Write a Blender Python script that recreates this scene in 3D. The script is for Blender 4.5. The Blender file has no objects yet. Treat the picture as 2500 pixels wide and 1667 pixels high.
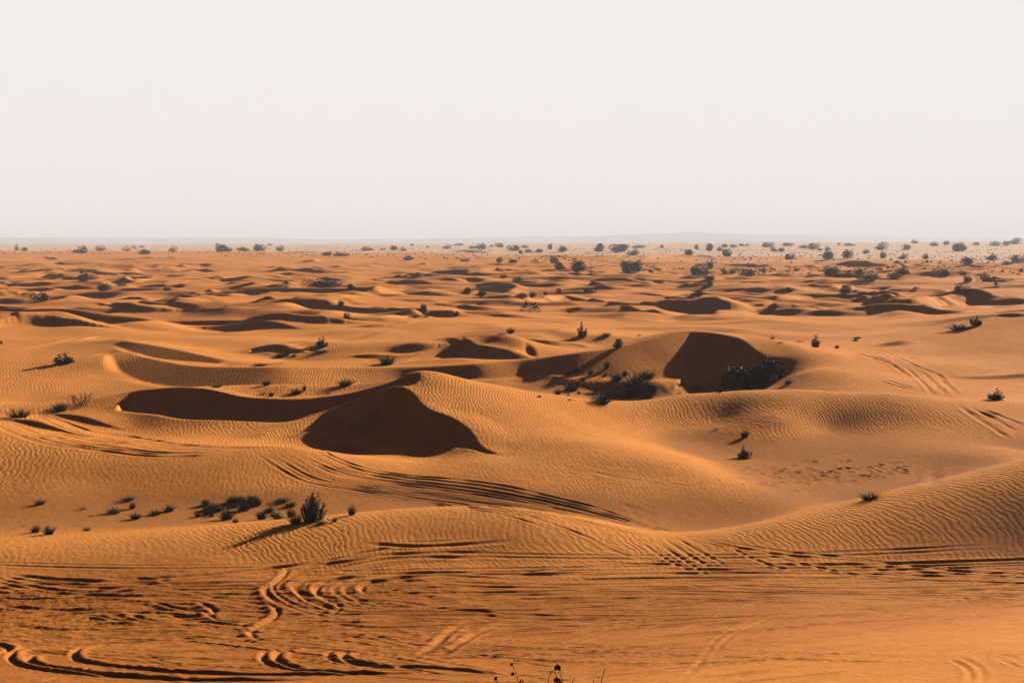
import bpy, bmesh, math, random, os
import numpy as np
from mathutils import Vector, Matrix, Euler
R = math.radians
QUALITY = 1
HAZE = 1.6e-4

# ------------------------------------------------------------------ camera, sky, sun, exposure
scene = bpy.context.scene
COL = scene.collection
W0, H0, F0 = 2352.0, 1568.0, 3266.0        # picture frame the measurements were taken in, focal length in the same unit
HCAM = 14.0                                # eye height above the dune floor, metres
PITCH = math.atan((H0/2-556.0)/F0)
cam_d = bpy.data.cameras.new('camera'); cam = bpy.data.objects.new('camera', cam_d)
COL.objects.link(cam); scene.camera = cam
cam_d.sensor_width = 36.0; cam_d.lens = 36.0*F0/W0
cam_d.clip_start = 0.5; cam_d.clip_end = 60000
cam.location = (0, 0, HCAM); cam.rotation_euler = (math.pi/2-PITCH, 0, 0)

SUN_AZ, SUN_EL = R(40), R(18.5)              # to the right of the view direction, low
sun_dir = Vector((math.sin(SUN_AZ)*math.cos(SUN_EL), math.cos(SUN_AZ)*math.cos(SUN_EL), math.sin(SUN_EL)))
sd = bpy.data.lights.new('sun', 'SUN'); sun = bpy.data.objects.new('sun', sd); COL.objects.link(sun)
sd.energy = 5.0; sd.angle = R(0.53); sd.color = (1.0, 0.93, 0.82)
sun.rotation_euler = sun_dir.to_track_quat('Z', 'Y').to_euler()
sun.location = (0, 0, 200)

world = bpy.data.worlds.new('World'); scene.world = world; world.use_nodes = True
nt = world.node_tree; nt.nodes.clear()
out = nt.nodes.new('ShaderNodeOutputWorld'); bg = nt.nodes.new('ShaderNodeBackground')
sky = nt.nodes.new('ShaderNodeTexSky'); sky.sky_type = 'NISHITA'; sky.sun_disc = False
sky.sun_elevation = SUN_EL; sky.sun_rotation = SUN_AZ; sky.dust_density = 4.0; sky.air_density = 1.0
tc = nt.nodes.new('ShaderNodeTexCoord')
sep = nt.nodes.new('ShaderNodeSeparateXYZ'); nt.links.new(tc.outputs['Generated'], sep.inputs[0])
mr = nt.nodes.new('ShaderNodeMapRange'); mr.interpolation_type = 'SMOOTHSTEP'      # hazy bright band low in the sky
nt.links.new(sep.outputs['Z'], mr.inputs['Value'])
mr.inputs['From Min'].default_value = 0.20; mr.inputs['From Max'].default_value = 0.28
mr.inputs['To Min'].default_value = 1; mr.inputs['To Max'].default_value = 0
dt = nt.nodes.new('ShaderNodeVectorMath'); dt.operation = 'DOT_PRODUCT'            # bright band kept straight ahead; rest of the sky dimmed to darken shadows
nt.links.new(tc.outputs['Generated'], dt.inputs[0]); dt.inputs[1].default_value = (0, 1, 0)
mr2 = nt.nodes.new('ShaderNodeMapRange'); mr2.interpolation_type = 'SMOOTHSTEP'
nt.links.new(dt.outputs['Value'], mr2.inputs['Value'])
mr2.inputs['From Min'].default_value = 0.55; mr2.inputs['From Max'].default_value = 0.86
mm = nt.nodes.new('ShaderNodeMath'); mm.operation = 'MULTIPLY'
nt.links.new(mr.outputs[0], mm.inputs[0]); nt.links.new(mr2.outputs[0], mm.inputs[1])
nsc = nt.nodes.new('ShaderNodeVectorMath'); nsc.operation = 'SCALE'; nsc.inputs['Scale'].default_value = 0.002
nt.links.new(sky.outputs[0], nsc.inputs[0])
ambient = nt.nodes.new('ShaderNodeVectorMath'); ambient.operation = 'ADD'; ambient.inputs[1].default_value = (0.020, 0.0122, 0.0068)   # constant warm fill added to the unseen sky to tint the shadows
nt.links.new(nsc.outputs[0], ambient.inputs[0]); nsc = ambient
mx = nt.nodes.new('ShaderNodeMix'); mx.data_type = 'RGBA'
nt.links.new(mm.outputs[0], mx.inputs['Factor']); nt.links.new(nsc.outputs[0], mx.inputs[6])
mx.inputs[7].default_value = (0.41, 0.39, 0.393, 1)
nt.links.new(mx.outputs[2], bg.inputs[0]); bg.inputs[1].default_value = 1.0
nt.links.new(bg.outputs[0], out.inputs[0])
scene.view_settings.view_transform = 'Standard'; scene.view_settings.look = 'None'
scene.view_settings.exposure = 1.15; scene.view_settings.gamma = 1.0
scene.cycles.volume_bounces = 1
scene.cycles.max_bounces = 6; scene.cycles.diffuse_bounces = 0

# ------------------------------------------------------------------ small helpers
def tag(o, label=None, cat=None, group=None, kind=None):
    if label: o['label'] = label
    if cat: o['category'] = cat
    if group: o['group'] = group
    if kind: o['kind'] = kind
    return o

def mesh_obj(name, verts, faces, mat, parent=None, smooth=False):
    me = bpy.data.meshes.new(name); me.from_pydata([tuple(v) for v in verts], [], [tuple(f) for f in faces])
    if mat: me.materials.append(mat)
    if smooth: me.polygons.foreach_set('use_smooth', [True]*len(me.polygons))
    me.update()
    o = bpy.data.objects.new(name, me); COL.objects.link(o)
    if parent: o.parent = parent
    return o

cp, sp = math.cos(PITCH), math.sin(PITCH)
def ray(U, V):
    """frame position -> (x per metre forward, rise per metre forward)"""
    a = U-W0/2; b = -(V-H0/2)
    Y = F0*cp + b*sp; Z = -F0*sp + b*cp
    return a/Y, Z/Y
SC = {'a': (0.36, 0, 508), 'b': (0.36, 752.6, 508), 'c': (0.36, 1505.3, 508), 'd': (1, 0, 0),
      'e': (0.3401, 0, 752.6), 'f': (0.3401, 799.7, 752.6), 'g': (0.3401, 1552.4, 752.6),
      'h': (0.28, 0, 1110), 'i': (0.5, 0, 1082), 'j': (0.5, 1176, 1082), 'k': (0.26, 1223, 799.7)}
def fr(t, x, y):
    s, ox, oy = SC[t]; return ox+s*x, oy+s*y

# ------------------------------------------------------------------ the ground: one height field over a fan-shaped grid
def spaced(a, b, k):
    n = int(math.ceil(math.log(b/a)/k)); return np.exp(np.linspace(math.log(a), math.log(b), n, endpoint=False))
q = 1.0/QUALITY
ROWS = np.concatenate([spaced(3, 28, .02*q), spaced(28, 130, .00125*q), spaced(130, 700, .0019*q), spaced(700, 4200, .004*q), spaced(4200, 9000, .03*q), [9000.0]])
uc = np.arange(-0.395, 0.3951, .00062*q)
um = 0.395 + np.cumsum(.0008*q*1.05**np.arange(1, int(70/max(q, 1)**.8)))
um = um[um < 2.5]
U_ = np.concatenate([-um[::-1], uc, um])
NR, NC = len(ROWS), len(U_)
print('grid', NR, NC, NR*NC)
Yg = np.repeat(ROWS[:, None], NC, 1).astype(np.float64)
Xg = Yg*U_[None, :]

_rng = np.random.RandomState(7)
_perm = _rng.permutation(256); _perm = np.concatenate([_perm, _perm])
_g2 = np.stack([np.cos(np.arange(256)/256*2*np.pi), np.sin(np.arange(256)/256*2*np.pi)], 1)
def perlin(x, y):
    xi = np.floor(x).astype(np.int64); yi = np.floor(y).astype(np.int64)
    xf = x-xi; yf = y-yi; xi &= 255; yi &= 255
    def gr(ix, iy, fx, fy):
        h = _perm[_perm[ix & 255]+(iy & 255)]; g = _g2[h]; return g[..., 0]*fx+g[..., 1]*fy
    u = xf**3*(xf*(xf*6-15)+10); v = yf**3*(yf*(yf*6-15)+10)
    n00 = gr(xi, yi, xf, yf); n10 = gr(xi+1, yi, xf-1, yf)
    n01 = gr(xi, yi+1, xf, yf-1); n11 = gr(xi+1, yi+1, xf-1, yf-1)
    return ((n00*(1-u)+n10*u)*(1-v)+(n01*(1-u)+n11*u)*v)*1.5
def sstep(a, b, x):
    t = np.clip((x-a)/(b-a), 0, 1); return t*t*(3-2*t)

# --- control heights of the broad relief: (frame U, V, height above dune floor)
CP = []
def P_(tagc, *pts):
    for x, y, z in pts:
        U, V = fr(tagc, x, y); CP.append((U, V, z))
P_('d', (-300,1568,1.4),(0,1568,1.6),(600,1568,1.8),(1176,1568,2.4),(1700,1568,3.3),(2352,1568,3.6),(2700,1568,3.4),
   (-300,1480,.6),(0,1480,.35),(600,1480,.4),(1176,1480,.8),(1800,1480,2.0),(2352,1480,2.4),
   (0,1420,-.25),(600,1420,-.25),(1176,1420,-.1),(1800,1410,.4),(2352,1410,.9),
   (-300,1340,0),(0,1340,-.1),(600,1340,0),(1176,1340,0),(1800,1340,0),(2352,1340,.1),(2700,1340,.5),
   (0,1300,0),(600,1295,.15),(1100,1290,.15),(1500,1290,.1),(2000,1290,.1),(2352,1290,.3),
   (-300,1290,.1),(0,1272,.15),(150,1262,.25),(400,1235,.5),(600,1218,.7),(800,1190,1.0),(1000,1168,1.25),(1150,1166,1.3),(1300,1190,1.0),
   (1450,1222,.55),(1550,1236,.35),(1650,1228,.5),(1800,1198,.85),(1950,1158,1.25),(2100,1115,1.7),(2250,1078,2.28),(2352,1055,2.75),(2600,1000,4.1),
   (-300,1190,-.3),(0,1215,-.3),(300,1205,-.4),(500,1190,-.5),(100,1180,-.45),(400,1175,-.5),(650,1182,-.6),(850,1160,-.6),(1050,1148,-.5),(1250,1165,-.5),(1450,1195,-.4),
   (1550,1218,-.3),(1700,1200,-.4),(1900,1150,-.6),(2100,1095,-.7),(2352,1035,-.5),
   (-300,970,1.5),(0,1004,1.1),(85,1025,1.0),(200,1048,.85),(340,1062,.7),(459,1055,.8),(595,1038,1.0),(680,1030,1.1),(760,1035,.8),
   (0,1100,.1),(300,1120,-.1),(600,1100,.2),(800,1120,-.3),(-300,1100,.1),
   (870,1050,.3),(1100,1062,.3),(1300,1060,.5),(1500,1100,.1),(1200,1120,-.1),(1000,1100,-.1),(1400,1150,-.3),
   (1350,1015,.9),(1500,1058,.6),(1650,1100,.2),(1780,1138,-.25),
   (1600,1010,-.5),(1700,1055,-.6),(1800,1100,-.7),(2000,1080,-.6),(2150,1075,-.6),(1850,1030,-.4),
   (1650,965,.32),(1790,958,.85),(1900,985,0),(2100,1000,0),(2300,1030,-.1),(1500,965,.4),
   (1400,920,1.25),(1560,905,1.6),(1700,897,2.0),(1850,896,2.1),(2050,903,1.9),(2250,918,1.3),(2352,935,1.0),(2700,950,.6),
   # the main dune
   (960,853,3.9),(1060,868,3.4),(1180,890,2.6),(1300,909,1.9),(1050,930,2.4),(1150,960,1.7),(1250,980,1.2),(1150,1010,.9),(1350,970,.9),
   (740,945,1.2),(800,925,1.9),(850,905,2.6),(919,882,3.4),(953,902,3.2),(977,938,2.4),(1017,948,2.1),(1051,963,1.9),(1079,984,1.4),(1096,1021,.8),
   (850,1008,.3),(1000,1035,.25),(700,985,.3),(200,990,.3),(300,985,.2),
   (-300,940,.9),(60,985,.7),
   # behind it
   (0,870,.3),(150,880,.2),(300,868,.3),(100,925,0),(0,920,.1),(200,835,1.0),(0,800,.9),(-300,850,.5),(620,900,-.1),
   (1300,893,-.3),(1450,899,-.6),(1600,892,-.5),(1250,905,-.3),(1720,889,-.5),(1560,918,.5),(1700,915,.7),(1850,914,.8),(2050,920,.6),(1400,933,.4),
   (1850,855,1.4),(2000,880,.8),(2100,862,.7),(1900,805,1.9),(2050,825,1.3),(2200,840,1.0),(2300,872,.4),(2150,890,.4),(2500,880,.5),
   (2160,783,1.8),(2240,757,2.8),(2352,722,4.2),(2250,820,1.1),(2352,800,1.8),(2700,700,5),
   (130,790,1.2),(420,790,1.0),(560,800,.8),(760,820,.8),(1000,820,.9),(1300,800,1.0),(1000,790,.8))
RIDGES = [
    ([(20,957,.8,.5,.3),(136,930,1.1,.5,.3),(262,906,1.62,.5,.32),(315,895,1.88,.45,.38),(345,893,2.05,.4,.44),(400,888,2.4,.3,.55),(470,890,2.5,.25),(520,902,2.3,.2),(560,911,2.08,.2),
  (640,915,2.0,.2),(720,913,2.0,.25),(800,903,2.3,.3),(870,885,2.94,.5),(930,866,3.6,1.6),(960,853,4.0,3.8)], dict()),
    ([(570,1008,.35,.25,.3),(640,985,.62,.3,.25),(690,968,.92,.3,.25),(740,948,1.3,.3,.26),(800,925,2.0,.3,.29),(850,905,2.7,.3,.35),(892,889,3.2,.3,.48),(919,882,3.42,.3),(936,889,3.3,.3),(953,902,3.0,.3),(963,919,2.7,.3),(977,938,2.4,.3),
  (1017,948,2.15,.3),(1051,963,1.85,.3),(1079,984,1.45,.3),(1092,997,1.15,.3),(1096,1021,.75,.3),(1126,1036,.5,.3),(1167,1045,.4,.35)], dict(back=3.0, gentle=-.02)),
    ([(261,803,'f',808,1.0,.4),(300,812,'f',830,.8,.35),(357,826,'f',858,.4,.3),(425,838,'f',880,.1,.3),(480,842,'f',890,0,.3),(640,842,'f',900,0,.3),(760,843,'f',890,0,.33),(900,842,'f',880,0,.5),(1000,839,'f',875,.1,.6),
  (1100,833,'f',872,.2,.6),(1180,827,'f',864,.3,.55),(1260,818,'f',858,.6,.36),(1330,808,'f',866,.5,.32),(1420,798,'f',872,.4,.30),(1500,776,'f',878,.2,.31),(1560,758,'f',880,0,.34),
  (1596,759,'f',874,.1,.35),(1620,761,'f',872,.15,.46),(1650,765,'f',870,.2,.62),(1700,772,4.1,.3),(1745,812,2.6,.4),(1768,832,1.8,.5),(1782,842,1.4,.8)], dict()),
    ([(272,779,'f',790,1.5,.35),(340,790,'f',808,1.0,.3),(408,803,'f',825,.9,.3),(476,817,'f',838,.9,.3),(530,830,'f',840,.9,.3)], dict(back=4)),
    ([(908,836,'f',837,.6,.6),(953,821,'f',829,.55,.6),(1004,804,'f',823,.6,.6),(1038,792,'f',822,.6,.6),(1056,787,'f',822,.6,.6),(1072,772,'f',823,.6,.6),(1089,790,'f',825,.6,.6),(1123,793,'f',829,.6,.6),
      (1174,804,'f',834,.5,.6),(1208,814,'f',833,.5,.6),(1245,826,'f',828,.6,.6)], dict(back=5, gentle=.05, sm=2)),
    ([(1098,775,'f',776,.9,.6),(1123,772,'f',781,.9,.6),(1157,773,'f',790,.9,.6),(1208,777,'f',797,.8,.6),(1276,780,'f',797,.8,.55),(1310,785,'f',794,.8,.5),(1357,795,'f',796,.8,.5)], dict(back=5)),
    ([(560,802,'f',803,.8,.5),(600,794,'f',804,.8,.6),(618,789,'f',812,.7,.6),(632,787,'f',818,.7,.6),(660,790,'f',817,.7,.6),(687,800,'f',814,.8,.6),(717,810,'f',812,.9,.6)], dict(back=5)),
]
def ridge_y(p):
    t = ray(p[0], p[1])[1]
    if p[2] != 'f': return (p[2]-HCAM)/t, p[2], p[3], None
    tf = ray(p[0], p[3])[1]; fl, k = p[4], p[5]; yf = (HCAM-fl)/-tf
    z = (fl+k*HCAM/-t-k*yf)/(1+k/-t)
    return (z-HCAM)/t, z, fl, yf
for i, U in enumerate(range(-600, 3001, 300)):
    for V, z in ((760, 1.1), (725, 1.1), (690, 1.3), (655, 1.7), (628, 2.2), (605, 3.3), (590, 4.6)):
        if V > 750 and (1300 < U < 1900 or U > 2100): continue
        if V > 700 and U > 2300: continue
        CP.append((U, V, z+0.25*math.sin(i*2.1+V)))
pts = []
for ri_, (L_, kw_) in enumerate(RIDGES):
    for k_, p in enumerate(L_):
        y, z, fl, yf = ridge_y(p); u = ray(p[0], p[1])[0]
        pts.append((u, math.log(y), z))
        if yf and k_ % 2 == 0: pts.append((u, math.log(yf-.5), fl))
for U, V, z in CP:
    u, t = ray(U, V); y = (z-HCAM)/t
    pts.append((u, math.log(y), z))
for u in (-1.2, -.7, -.36, 0, .36, .7, 1.2):
    side = 1/(1+math.exp(-u*8))
    for y, z in ((3, 11.3), (14, 7.4+1.3*side), (24, 4.0+1.8*side)):
        pts.append((u, math.log(y), z))
    for y, z in ((1000, 5.0), (1500, 6.0+1.5*side), (2200, 6.6+6.5*side**2), (3000, 7.2+7*side**2), (4200, 8.4+2.2*side), (6000, 2), (9000, 0)):
        pts.append((u, math.log(y), z))
for u in (-1.2, -.7, .7, 1.2):
    for y in (45, 70, 100, 150, 250, 450): pts.append((u, math.log(y), .8))
pts = np.array(pts)
def tps(r2): return 0.5*r2*np.log(r2+1e-12)
A = pts[:, :2]; n = len(A)
K = tps(((A[:, None]-A[None])**2).sum(-1)) + np.eye(n)*1e-5
Pm = np.concatenate([np.ones((n, 1)), A], 1)
M = np.block([[K, Pm], [Pm.T, np.zeros((3, 3))]])
sol = np.linalg.solve(M, np.concatenate([pts[:, 2], np.zeros(3)]))
def base_eval(u, ly):
    o = np.empty(u.shape)
    for i in range(0, u.shape[0], 16):
        uu = u[i:i+16, :, None]; ll = ly[i:i+16, :, None]
        r2 = (uu-A[:, 0])**2+(ll-A[:, 1])**2
        o[i:i+16] = tps(r2)@sol[:n] + sol[n]+sol[n+1]*uu[..., 0]+sol[n+2]*ll[..., 0]
    return o
def catmull(idx, coarse_idx, vals, axis):
    """cubic upsampling along an axis, index space"""
    s = coarse_idx[1]-coarse_idx[0]
    t = idx/s; i = np.clip(np.floor(t).astype(int), 0, len(coarse_idx)-2); f = t-i
    vals = np.moveaxis(vals, axis, 0); m = vals.shape[0]-1
    p0 = vals[np.clip(i-1, 0, m)]; p1 = vals[i]; p2 = vals[np.clip(i+1, 0, m)]; p3 = vals[np.clip(i+2, 0, m)]
    f = f.reshape((-1,)+(1,)*(vals.ndim-1))
    r = 0.5*(2*p1+(p2-p0)*f+(2*p0-5*p1+4*p2-p3)*f*f+(3*p1-p0-3*p2+p3)*f**3)
    return np.moveaxis(r, 0, axis)
S = max(2, int(8*QUALITY))
ri = np.arange(0, NR+S, S); ci = np.arange(0, NC+S, S)
lyr = np.interp(ri, np.arange(NR), np.log(ROWS)); ucx = np.interp(ci, np.arange(NC), U_)
# extend beyond the end linearly
cz = base_eval(np.repeat(ucx[None], len(ri), 0), np.repeat(lyr[:, None], len(ci), 1))
Z = catmull(np.arange(NC), ci, catmull(np.arange(NR), ri, cz, 0), 1)

# broad swells beyond the big dunes, where nothing was measured
far = sstep(150, 300, Yg)
wa = Xg*.77+Yg*.64; wb = -Xg*.64+Yg*.77          # along and across the wind
wa2 = wa+9*perlin(wa/60+2, wb/60+7)
sw = 0.85*perlin(wa2/24+3, wb/52+9)+0.5*perlin(wa2/11+13, wb/26+2)*sstep(-.2, .5, perlin(wa/70+20, wb/70))+1.5*perlin(wa/85+31, wb/110+5)
ph_ = wa2/27+.9*perlin(wb/33+4, wa/80+6)+.35*perlin(wb/12+9, wa/30)
ph_ = ph_-np.floor(ph_)
wave = np.where(ph_ < .2, sstep(0, .2, ph_), 1-sstep(.2, 1, ph_)**.9)-.45
am = np.clip(.25+1.5*perlin(wa/48+60, wb/40+8), 0, 1.3)
ph2 = wa2/58+.8*perlin(wb/70+40, wa/150+6); ph2 = ph2-np.floor(ph2)
wave2 = np.where(ph2 < .25, sstep(0, .25, ph2), 1-sstep(.25, 1, ph2)**.9)-.45
ph3 = (wa2+.3*wb)/15.5+.8*perlin(wb/17+70, wa/40+2)+.3*perlin(wb/6+9, wa/14+33); ph3 = ph3-np.floor(ph3)
wave3 = np.where(ph3 < .3, sstep(0, .3, ph3), 1-sstep(.3, 1, ph3)**.9)-.45
sw = .8*sw+.95*wave3*np.clip(.15+1.6*perlin(wa/26+90, wb/22+18), 0, 1.4)*sstep(190, 260, Yg)*sstep(1000, 500, Yg)+1.05*wave*am*sstep(900, 300, Yg)+.85*wave2*np.clip(.2+1.3*perlin(wa/90+6, wb/80+80), 0, 1.2)
sw = sw*(1-.6*np.exp(-((Xg/Yg-.20)/.12)**2-((np.log(Yg)-math.log(225))/.28)**2))
Z += 1.6*sstep(158, 240, Yg)*sw*(1-.55*sstep(550, 1100, Yg))
del wa, wb, wa2, sw
Z += sstep(600, 1500, Yg)*1.2*perlin(Xg/260+1, Yg/330+2)
near_w = (1-far)*sstep(50, 90, Yg)
Z += near_w*(0.10*perlin(Xg/9+3.3, Yg/12+1.7)+0.035*perlin(Xg/3.1+8, Yg/4.0))

ucol = lambda u: int(np.clip(np.searchsorted(U_, u), 1, NC-1))
def hit(U, V, h=0.0, ymin=3.0):
    """first ground point (raised by h) seen at frame position U,V"""
    u, t = ray(U, V); c = ucol(u); w = (u-U_[c-1])/(U_[c]-U_[c-1])
    col = Z[:, c-1]*(1-w)+Z[:, c]*w + h
    d = col-(HCAM+t*ROWS)
    ok = np.nonzero((d >= 0) & (ROWS > ymin))[0]
    if len(ok) == 0: y = 4000.0
    else:
        k = ok[0]
        y = ROWS[k] if k == 0 else ROWS[k-1]+(ROWS[k]-ROWS[k-1])*(-d[k-1])/(d[k]-d[k-1]+1e-12)
    return u*y, y, HCAM+t*y
def ground(x, y):
    u = x/y; c = ucol(u); w = np.clip((u-U_[c-1])/(U_[c]-U_[c-1]), 0, 1)
    r = int(np.clip(np.searchsorted(ROWS, y), 1, NR-1)); v = (y-ROWS[r-1])/(ROWS[r]-ROWS[r-1])
    return (Z[r-1, c-1]*(1-w)+Z[r-1, c]*w)*(1-v)+(Z[r, c-1]*(1-w)+Z[r, c]*w)*v
def window(x0, x1, y0, y1):
    y0 = max(y0, 3); r0 = np.searchsorted(ROWS, y0); r1 = np.searchsorted(ROWS, max(y1, y0))+1
    ua = min(x0/y0, x0/max(y1, y0)); ub = max(x1/y0, x1/max(y1, y0))
    c0 = np.searchsorted(U_, ua); c1 = np.searchsorted(U_, ub)+1
    return slice(r0, r1), slice(c0, c1)

RIP = np.ones((NR, NC), np.float32)       # where wind ripples cover the sand
RIP *= (0.35+0.65*sstep(-.4, .4, perlin(Xg/14, Yg/20))).astype(np.float32)
SLOPE = 0.62

def crest(points, steep=SLOPE, cut=False, Lk=13.0, Lmin=3.0, soft=0.0, step=None):
    """a brink line with a slip face on its left/near side. points: (U, V, face height in frame units)"""
    # resample the line in the frame
    pl = []
    for (a, b, c), (d, e, f) in zip(points[:-1], points[1:]):
        m = max(1, int(math.hypot(d-a, e-b)/5))
        for i in range(m): s = i/m; pl.append((a+(d-a)*s, b+(e-b)*s, c+(f-c)*s))
    pl.append(points[-1])
    W = []
    for U, V, tp in pl:
        h = 0.0
        if cut:
            x, y, z = hit(U, V+.6); h = tp*y/F0/(1+HCAM/(steep*y))
        else:
            for _ in range(9):
                x, y, z = hit(U, V, h); h = .45*h+.55*tp*y/F0/(1+(HCAM-z)/(steep*y))
        W.append((x, y, z, h))
    W = np.array(W)
    if not cut:                             # the ends of a low brink can land on ground much farther off: keep them near the crown
        km = int(W[:, 3].argmax()); ym = W[km, 1]; lim = max(.05*ym, W[km, 3]*6)
        W[:, 1] = np.clip(W[:, 1], ym-lim*3, ym+lim)
        W[:, 3] = np.minimum(W[:, 3], 5.0)
    if len(W) > 6:                          # take out jumps in distance
        for _ in range(2): W[2:-2, 1] = np.median(np.stack([W[:-4, 1], W[1:-3, 1], W[2:-2, 1], W[3:-1, 1], W[4:, 1]]), 0)
        W[0, 1] = W[2, 1]; W[1, 1] = W[2, 1]; W[-1, 1] = W[-3, 1]; W[-2, 1] = W[-3, 1]
        for _ in range(90): W[1:-1, 1] = (W[:-2, 1]+2*W[1:-1, 1]+W[2:, 1])/4
        for _ in range(6): W[1:-1, 3] = (W[:-2, 3]+2*W[1:-1, 3]+W[2:, 3])/4
        for i, (U, V, tp) in enumerate(pl):
            u, t = ray(U, V); W[i, 0] = u*W[i, 1]; W[i, 2] = HCAM+t*W[i, 1]
            if not cut: W[i, 3] = min(max(0.0, W[i, 2]-ground(W[i, 0], W[i, 1])), 1.7*W[i, 3]+.02)
        for _ in range(40): W[1:-1, 3] = (W[:-2, 3]+2*W[1:-1, 3]+W[2:, 3])/4
    hm = W[:, 3].max()
    Rg = max(hm/steep, hm*Lk, Lmin)+1.0
    if cut: Rg = hm/steep*2.2+2
    sl_r, sl_c = window(W[:, 0].min()-Rg, W[:, 0].max()+Rg, W[:, 1].min()-Rg, W[:, 1].max()+Rg)
    X = Xg[sl_r, sl_c]; Y = Yg[sl_r, sl_c]
    best = np.full(X.shape, 1e9); side = np.zeros(X.shape); slip = np.full(X.shape, -1e3); stoss = np.zeros(X.shape)
    for (x0, y0, z0, h0), (x1, y1, z1, h1) in zip(W[:-1], W[1:]):
        dx, dy = x1-x0, y1-y0; L2 = dx*dx+dy*dy+1e-9
        t = np.clip(((X-x0)*dx+(Y-y0)*dy)/L2, 0, 1)
        px = X-(x0+t*dx); py = Y-(y0+t*dy); d = np.sqrt(px*px+py*py)
        cr = dx*(Y-y0)-dy*(X-x0)            # >0: left of the travel direction = behind the brink
        m = d < best-1e-6; best = np.where(m, d, best); side = np.where(m, cr, side)
        h = h0+(h1-h0)*t
        if cut:
            zz = z0+(z1-z0)*t
            cand = np.maximum(zz-steep*d, zz-h)
            slip = np.where(m, cand, slip)
        else:
            slip = np.maximum(slip, h-steep*d)
            Lh = np.maximum(h*Lk, Lmin); s = np.clip(d/Lh, 0, 1)
            stoss = np.maximum(stoss, h*(1-s*s*(3-2*s))*(1-.25*s))
    if cut:
        m = (side < 0) & (best < hm/steep*2+1.5)
        Zw = Z[sl_r, sl_c]; fade = 1-sstep(hm/steep*1.6, hm/steep*2+1.5, best)
        new = np.minimum(Zw, slip)
        Z[sl_r, sl_c] = np.where(m, Zw+(new-Zw)*fade, Zw)
        fl = np.where(m & (new < Zw-.02), 0.0, 1.0)
    else:
        # the stoss side is only behind the brink; in front nothing but the slip face
        add = np.where(side < 0, np.maximum(slip, 0), stoss)
        # round the horns: where the brink is low the face is gentle
        Z[sl_r, sl_c] += add
        fl = np.where((side < 0) & (slip > .04), 0.0, 1.0)
    RIP[sl_r, sl_c] *= (.4+.6*fl).astype(np.float32)

def D(*pts, back=6.0, gentle=.10, toe=1.6, edge=.06, sm=12):
    """a ridge of known height: (U, V, crest height, foot height) or (U, V, 'f', V of foot, foot height, slope)"""
    W = []
    for p in pts:
        U, V = p[0], p[1]; u, t = ray(U, V)
        if p[2] == 'f':
            tf = ray(U, p[3])[1]; fl, k = p[4], p[5]; yf = (HCAM-fl)/-tf
            z = (fl+k*HCAM/-t-k*yf)/(1+k/-t)
        else: z, fl = p[2], p[3]; k = p[4] if len(p) > 4 else SLOPE
        y = (z-HCAM)/t
        W.append((U, V, y, fl, k))
    Q = []
    W = np.array(W); s = np.concatenate([[0], np.cumsum(np.hypot(np.diff(W[:, 0]), np.diff(W[:, 1])))])
    m = max(8, int(s[-1]/7)); ss = np.linspace(0, s[-1], m)
    W = np.stack([np.interp(ss, s, W[:, j]) for j in range(5)], 1)
    for _ in range(sm): W[1:-1] = (W[:-2]+2*W[1:-1]+W[2:])/4
    for U, V, y, fl, k in W:
        u, t = ray(U, V); z = HCAM+t*y; Q.append((u*y, y, z, min(fl, z-.02), k))
    hm = max(q_[2]-q_[3] for q_ in Q); Rg = max(back, hm/.3*2.6)+1
    xs = [q_[0] for q_ in Q]; ys = [q_[1] for q_ in Q]
    a, b = window(min(xs)-Rg, max(xs)+Rg, min(ys)-Rg, max(ys)+Rg)
    X = Xg[a, b]; Y = Yg[a, b]
    best = np.full(X.shape, 1e9); side = np.zeros(X.shape); zc = np.zeros(X.shape); fl = np.zeros(X.shape); kk = np.ones(X.shape); en = np.zeros(X.shape)
    n = len(Q)-1
    for i in range(n):
        (x0, y0, z0, f0, k0), (x1, y1, z1, f1, k1) = Q[i], Q[i+1]
        dx, dy = x1-x0, y1-y0; L2 = dx*dx+dy*dy+1e-9
        t = np.clip(((X-x0)*dx+(Y-y0)*dy)/L2, 0, 1)
        px = X-(x0+t*dx); py = Y-(y0+t*dy); d = np.sqrt(px*px+py*py)
        m = d < best-1e-7
        best = np.where(m, d, best); side = np.where(m, dx*(Y-y0)-dy*(X-x0), side)
        zc = np.where(m, z0+(z1-z0)*t, zc); fl = np.where(m, f0+(f1-f0)*t, fl); kk = np.where(m, k0+(k1-k0)*t, kk)
        en = np.where(m, np.minimum((i+t)/n, 1-(i+t)/n), en)
    Zw = Z[a, b]
    w = (zc-fl)/kk+.01
    front = np.maximum(zc-kk*best, fl)
    ff = 1-sstep(1.0, toe, best/w)
    bk = zc-gentle*best
    fb = 1-sstep(0, 1, best/back)
    e = sstep(0, edge, en)
    new = np.where(side < 0, Zw+(front-Zw)*ff*e, Zw+(bk-Zw)*fb*e)
    Z[a, b] = new
    slipm = (side < 0) & (best < w*.95) & (kk > .45)
    RIP[a, b] *= np.where(slipm, .5, 1).astype(np.float32)

def C(t, *pts, **kw):
    s = SC[t][0]; crest([fr(t, x, y)+(h*s,) for x, y, h in pts], **kw)
# ------------------------------------------------------------------ the dunes, near to far
# main dune: two brinks carved out of the broad relief
for L_ in RIDGES[:2]: D(*L_[0], **L_[1])
C('e', (380,585,0),(500,585,20),(600,600,38),(700,640,28),(800,690,0), Lk=4, steep=.42)
C('e', (30,625,0),(200,612,24),(300,640,40),(420,690,24),(520,725,0), Lk=4, steep=.42)
C('e', (1560,812,0),(1640,795,16),(1740,800,10),(1790,815,0), Lk=4)
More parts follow.
